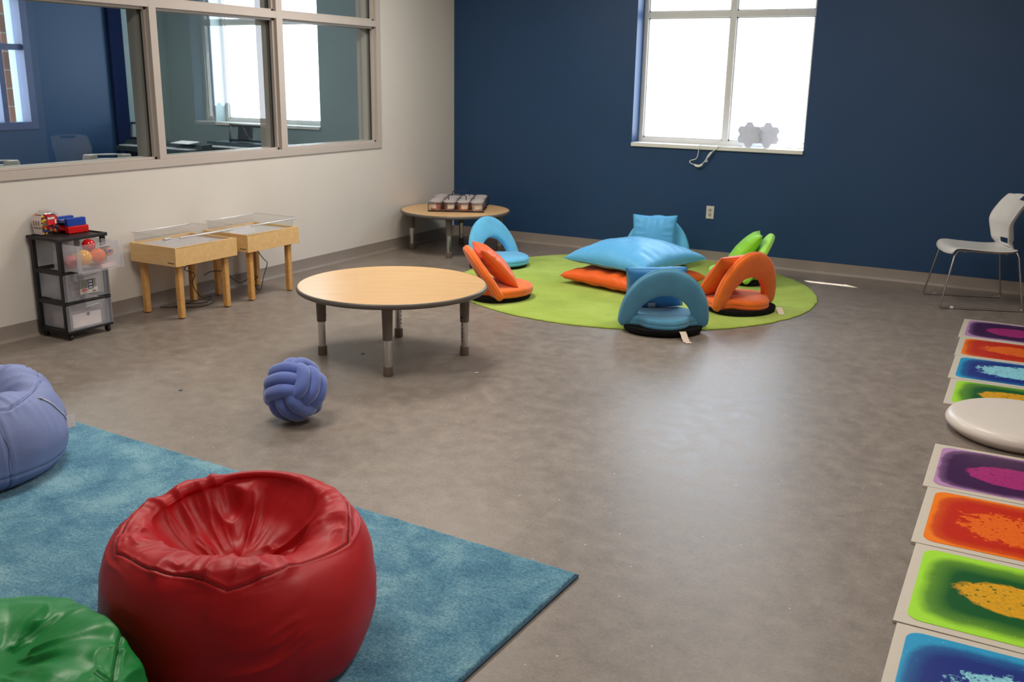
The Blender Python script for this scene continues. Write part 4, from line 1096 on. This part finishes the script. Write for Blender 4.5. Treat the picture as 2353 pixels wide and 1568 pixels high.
# lavender, slumped
lavprof = [(0, 0), (.55, 0), (.80, .02), (.94, .14), (1.0, .36), (.99, .56), (.93, .76), (.82, .92), (.68, 1.0), (.52, .97), (.38, .82), (.27, .62), (.17, .5), (.08, .46), (0, .45)]
def lavx(TH, SS, r_, z):
    k = np.clip((SS - .4) / .2, 0, 1)
    z = z * (1 + .08 * np.cos(TH - 2.4) * k)
    g = np.exp(-(((TH - 1.35 + PI) % (2 * PI) - PI) / .16) ** 2) * np.clip((SS - .5) / .15, 0, 1)
    return r_, z - .045 * g
lav, lat, lm = beanbag('lavender_beanbag', (1.675, -6.43, .0192), math.radians(-40), .415, .338, lavprof, (124, 136, 182), 'slumped lavender blue beanbag with side zipper and white tag', 31,
        [(hexs(lavprof, .41, .84, .3, 6), 's', .006, .007), (lambda th: .235 + .006 * np.sin(th * 3), 's', .006, .004)] + [((math.radians(a), .16, .60), 't', .006, .005) for a in (34, 100, 170, 240, -40)],
        [(.42, .98, 3.6, 2.6, .026, 1.5), (.30, .62, 9, 4, .007, 2), (.08, .4, 3, 12, .005, 1.5)], lump=.010, rough=.6, extra=lavx, tk=.62, tr=.0012)
def surf_strip(at, tv, sv, w, lift): 
    return [tuple(Vector(at(a, b))) for a, b in zip(tv, sv)]
za = np.linspace(math.radians(70), math.radians(93), 20); zs = np.linspace(.49, .33, 20)
zp = [Vector(lat(a, b)) * 1.006 for a, b in zip(za, zs)]
MB().tube(zp, .003, 8).build('zipper', plain('zipper_tape', (206, 206, 214), .5), lav, smooth=180)
MB().sphere(zp[1], .006, 10, 8).build('zip_pull', M['steel'], lav, smooth=180)
e = zp[-1]; od = Vector((e.x, e.y, 0)).normalized(); sd = Vector((-od.y, od.x, 0))
MB().grid(lambda u, v: e + (od * .6 + sd * .8) * (.055 * u) + Vector((0, 0, -.055 * v + .012 - .006 * u)), 5, 3).build('fabric_tag', plain('bag_tag', (222, 208, 206), .8), lav, solid=.001)
# green
grprof = [(0, 0), (.55, 0), (.80, .02), (.94, .16), (1.0, .38), (.985, .58), (.92, .78), (.80, .93), (.64, 1.0), (.46, .98), (.3, .93), (.15, .9), (0, .89)]
beanbag('green_beanbag', (3.418, -7.412, .0192), math.radians(-44), .345, .285, grprof, (26, 140, 66), 'crumpled glossy green beanbag in front of the red one', 41,
        [(hexs(grprof, .33, .93, .2, 5), 's', .006, .006), (lambda th: .36 + .01 * np.sin(th * 4 + 1), 's', .006, .008), ((math.radians(60), .06, .6), 't', .005, .005)],
        [(.36, .92, 3.0, 4.5, .028, 1.4), (.38, .92, 5, 8, .012, 1.7), (.08, .40, 14, 1.6, .008, 1.6)], lump=.014, rough=.36, squash=[(math.cos(math.radians(78 + 44)), math.sin(math.radians(78 + 44)), .243)])

# ------------------------------------------------------------------ liquid floor tiles
KIND = {'purple': ((186, 140, 190), (62, 26, 74), (176, 44, 122)), 'orange': ((246, 128, 22), (196, 40, 14), (240, 112, 26)),
        'green': ((166, 230, 60), (16, 88, 38), (230, 168, 28)), 'blue': ((44, 158, 208), (26, 48, 132), (150, 224, 238))}
grey = plain('tile_border', (206, 198, 184), .45, 0, .5, .02, 6)
def rrect(hx, hy, r_, n=8):
    pts = []
    for cx, cy, a0 in ((hx - r_, hy - r_, 0), (-hx + r_, hy - r_, 90), (-hx + r_, -hy + r_, 180), (hx - r_, -hy + r_, 270)):
        for i in range(n + 1):
            a = math.radians(a0 + 90 * i / n); pts.append((cx + r_ * math.cos(a), cy + r_ * math.sin(a)))
    return pts
spec = [('purple', 5.030, -1.201, -1.764, 'back group, the tile nearest the navy wall'), ('orange', 5.050, -1.768, -2.270, 'back group, between its purple and blue tiles'),
        ('blue', 5.063, -2.274, -2.800, 'back group, between its orange and green tiles'), ('green', 5.087, -2.806, -3.306, 'back group, just behind the white disc'),
        ('purple', 5.124, -3.962, -4.508, 'near group, just in front of the white disc'), ('orange', 5.150, -4.512, -5.072, 'near group, between its purple and green tiles'),
        ('green', 5.172, -5.076, -5.668, 'near group, between its orange and blue tiles'), ('blue', 5.192, -5.672, -6.26, 'near group, the tile cut by the photo bottom')]
for i, (kd, x0, ya, yb, where) in enumerate(spec):
    hy = (ya - yb) / 2 - .001; hx = .29
    t = thing('liquid_floor_tile', '%s gel floor tile with pale border, %s' % (kd, where), 'floor tile', (x0 + hx, (ya + yb) / 2, 0), random.uniform(-.006, .006) + .012, 'liquid gel floor tiles')
    MB().prism([(-hx, -hy), (hx, -hy), (hx, hy), (-hx, hy)], 0, .011).build('border', grey, t, bevel=.001)
    e_, b_, bl_ = KIND[kd]
    MB().prism(rrect(hx - .034, hy - .032, .045), .0112, .0128).build('gel_pad', liquid_mat('gel_%s_%d' % (kd, i), e_, b_, bl_, i + 1.37, {'purple': .84, 'orange': .78, 'green': .60, 'blue': .74}[kd], {'purple': .35, 'orange': 1.7, 'green': .3, 'blue': 1.3}[kd]), t)
# white disc
dp = [(0, 0), (.25, 0), (.295, .012), (.322, .035), (.328, .052), (.319, .072), (.300, .084), (.27, .0895), (.22, .0925), (.15, .0945), (.07, .0955), (0, .0955)]
pd = crom(dp, 40); pd[:, 0] = np.maximum(pd[:, 0], 0)
o = MB().lathe([tuple(q) for q in pd], n=96).build('floor_cushion', plain('white_vinyl', (222, 214, 206), .35, 0, .5, .01, 5), smooth=180)
o.location = (5.452, -3.60, 0); tag(o, 'round white pebble shaped floor cushion between the two groups of gel tiles', 'floor cushion')

# scraps on the floor
for (x, y, s, c, lb) in ((2.75, -4.12, .012, (220, 214, 208), 'tiny white paper scrap on the floor beside the lone maple table leg'), (1.98, -4.15, .013, (70, 92, 110), 'tiny dark lint scrap on the floor under the lone maple table'), (1.60, -5.20, .013, (70, 110, 130), 'tiny blue lint scrap on the floor between beanbag and knot cushion')):
    mb = MB(); mb.add([(-s, -s * .4, .001), (s * .2, -s * .5, .003), (s, s * .3, .002), (-s * .1, s * .6, .005)], [(0, 1, 2, 3)])
    o = mb.build('floor_scrap', plain('scrap', c, .8), solid=.001); o.location = (x, y, .001); tag(o, lb, 'scrap')

# ------------------------------------------------------------------ light
world = bpy.data.worlds.new('sky'); scene.world = world; world.use_nodes = True
nt = world.node_tree; nt.nodes.clear()
bg = nt.nodes.new('ShaderNodeBackground'); ou = nt.nodes.new('ShaderNodeOutputWorld')
tc = nt.nodes.new('ShaderNodeTexCoord'); sp = nt.nodes.new('ShaderNodeSeparateXYZ'); rp = nt.nodes.new('ShaderNodeValToRGB')
nt.links.new(tc.outputs['Generated'], sp.inputs[0]); nt.links.new(sp.outputs[2], rp.inputs[0])
rp.color_ramp.elements[0].position = 0; rp.color_ramp.elements[0].color = (.86, .90, 1.0, 1)
rp.color_ramp.elements[1].position = .6; rp.color_ramp.elements[1].color = (.62, .80, 1.0, 1)
nt.links.new(rp.outputs[0], bg.inputs[0]); bg.inputs[1].default_value = 9.0
nt.links.new(bg.outputs[0], ou.inputs[0])
def lamp(name, ty, loc, energy, color, size=None, rot=None, **kw):
    l = bpy.data.lights.new(name, ty); l.energy = energy; l.color = color
    if size: l.shape = 'RECTANGLE'; l.size, l.size_y = size
    for k_, v in kw.items(): setattr(l, k_, v)
    o = bpy.data.objects.new(name, l); col.objects.link(o); o.location = loc
    if rot: o.rotation_euler = rot
    return o
def portal(loc, rot, size):
    o = lamp('window_portal', 'AREA', loc, 1, (1, 1, 1), size, rot); o.data.cycles.is_portal = True
portal(((XL + XR) / 2, .30, (ZS + ZT) / 2), (-PI / 2, 0, 0), (XR - XL, ZT - ZS))
portal((-2.545, .30, (ZS + ZT) / 2), (-PI / 2, 0, 0), (1.58, ZT - ZS))
portal((NX - .2, -2.4, 1.7), (0, -PI / 2, 0), (1.32, 1.1))
warm = (1.0, .92, .83)
for (x, y, e_) in ((1.5, -2.6, 64), (4.2, -2.8, 32), (2.0, -5.7, 50), (4.8, -5.6, 34)):
    lamp('ceiling_and_fill_light', 'AREA', (x, y, CZ - .02), e_, warm, (.6, 1.2), (0, 0, 0))
lamp('ceiling_and_fill_light', 'AREA', (-2.2, -3.2, CZ - .02), 60, (1, .95, .9), (.6, 1.2), (0, 0, 0))  # added fill that brightens the next room, no known fixture there
# sun: steep, only a sliver gets past the unseen blocker added above the window
sd = Vector((.53, -.38, -1.06)).normalized()
sun = lamp('sun', 'SUN', (0, 5, 8), 22, (1, .95, .88)); sun.data.angle = .009
sun.rotation_euler = sd.to_track_quat('-Z', 'Y').to_euler()
struct(MB().bx(-5, 2.2, .33, 1.4, 3.0, 3.08).bx(2.2, 8, .33, .62, 3.0, 3.08).build('sun_blocker', M['alu']))  # out-of-view slab, added only to shade most of the window from the sun

# ------------------------------------------------------------------ camera (solved from the photograph)
f, pt, yw, rl = 2207.88, .2668, .5006, .0170
fw = Vector((-math.sin(yw) * math.cos(pt), math.cos(yw) * math.cos(pt), -math.sin(pt)))
r0 = Vector((math.cos(yw), math.sin(yw), 0)); u0 = r0.cross(fw)
rv = r0 * math.cos(rl) + u0 * math.sin(rl); uv = -r0 * math.sin(rl) + u0 * math.cos(rl)
cam = bpy.data.cameras.new('camera'); co = bpy.data.objects.new('camera', cam); col.objects.link(co)
mw = Matrix((rv, uv, -fw)).transposed().to_4x4(); mw.translation = Vector((5.3963, -8.5482, 1.6)); co.matrix_world = mw
cam.sensor_width = 36; cam.lens = f * 36 / 2353; cam.clip_start = .05
cam.dof.use_dof = True; cam.dof.focus_distance = 4.2; cam.dof.aperture_fstop = 5.0
scene.camera = co
scene.view_settings.view_transform = 'Standard'; scene.view_settings.look = 'None'; scene.view_settings.exposure = 0.0
scene.cycles.use_denoising = True
scene.cycles.max_bounces = 8; scene.cycles.diffuse_bounces = 4; scene.cycles.glossy_bounces = 4; scene.cycles.transparent_max_bounces = 18; scene.cycles.use_adaptive_sampling = True; scene.cycles.adaptive_threshold = .02
scene.cycles.caustics_reflective = False; scene.cycles.caustics_refractive = False
scene.cycles.sample_clamp_indirect = 6.0
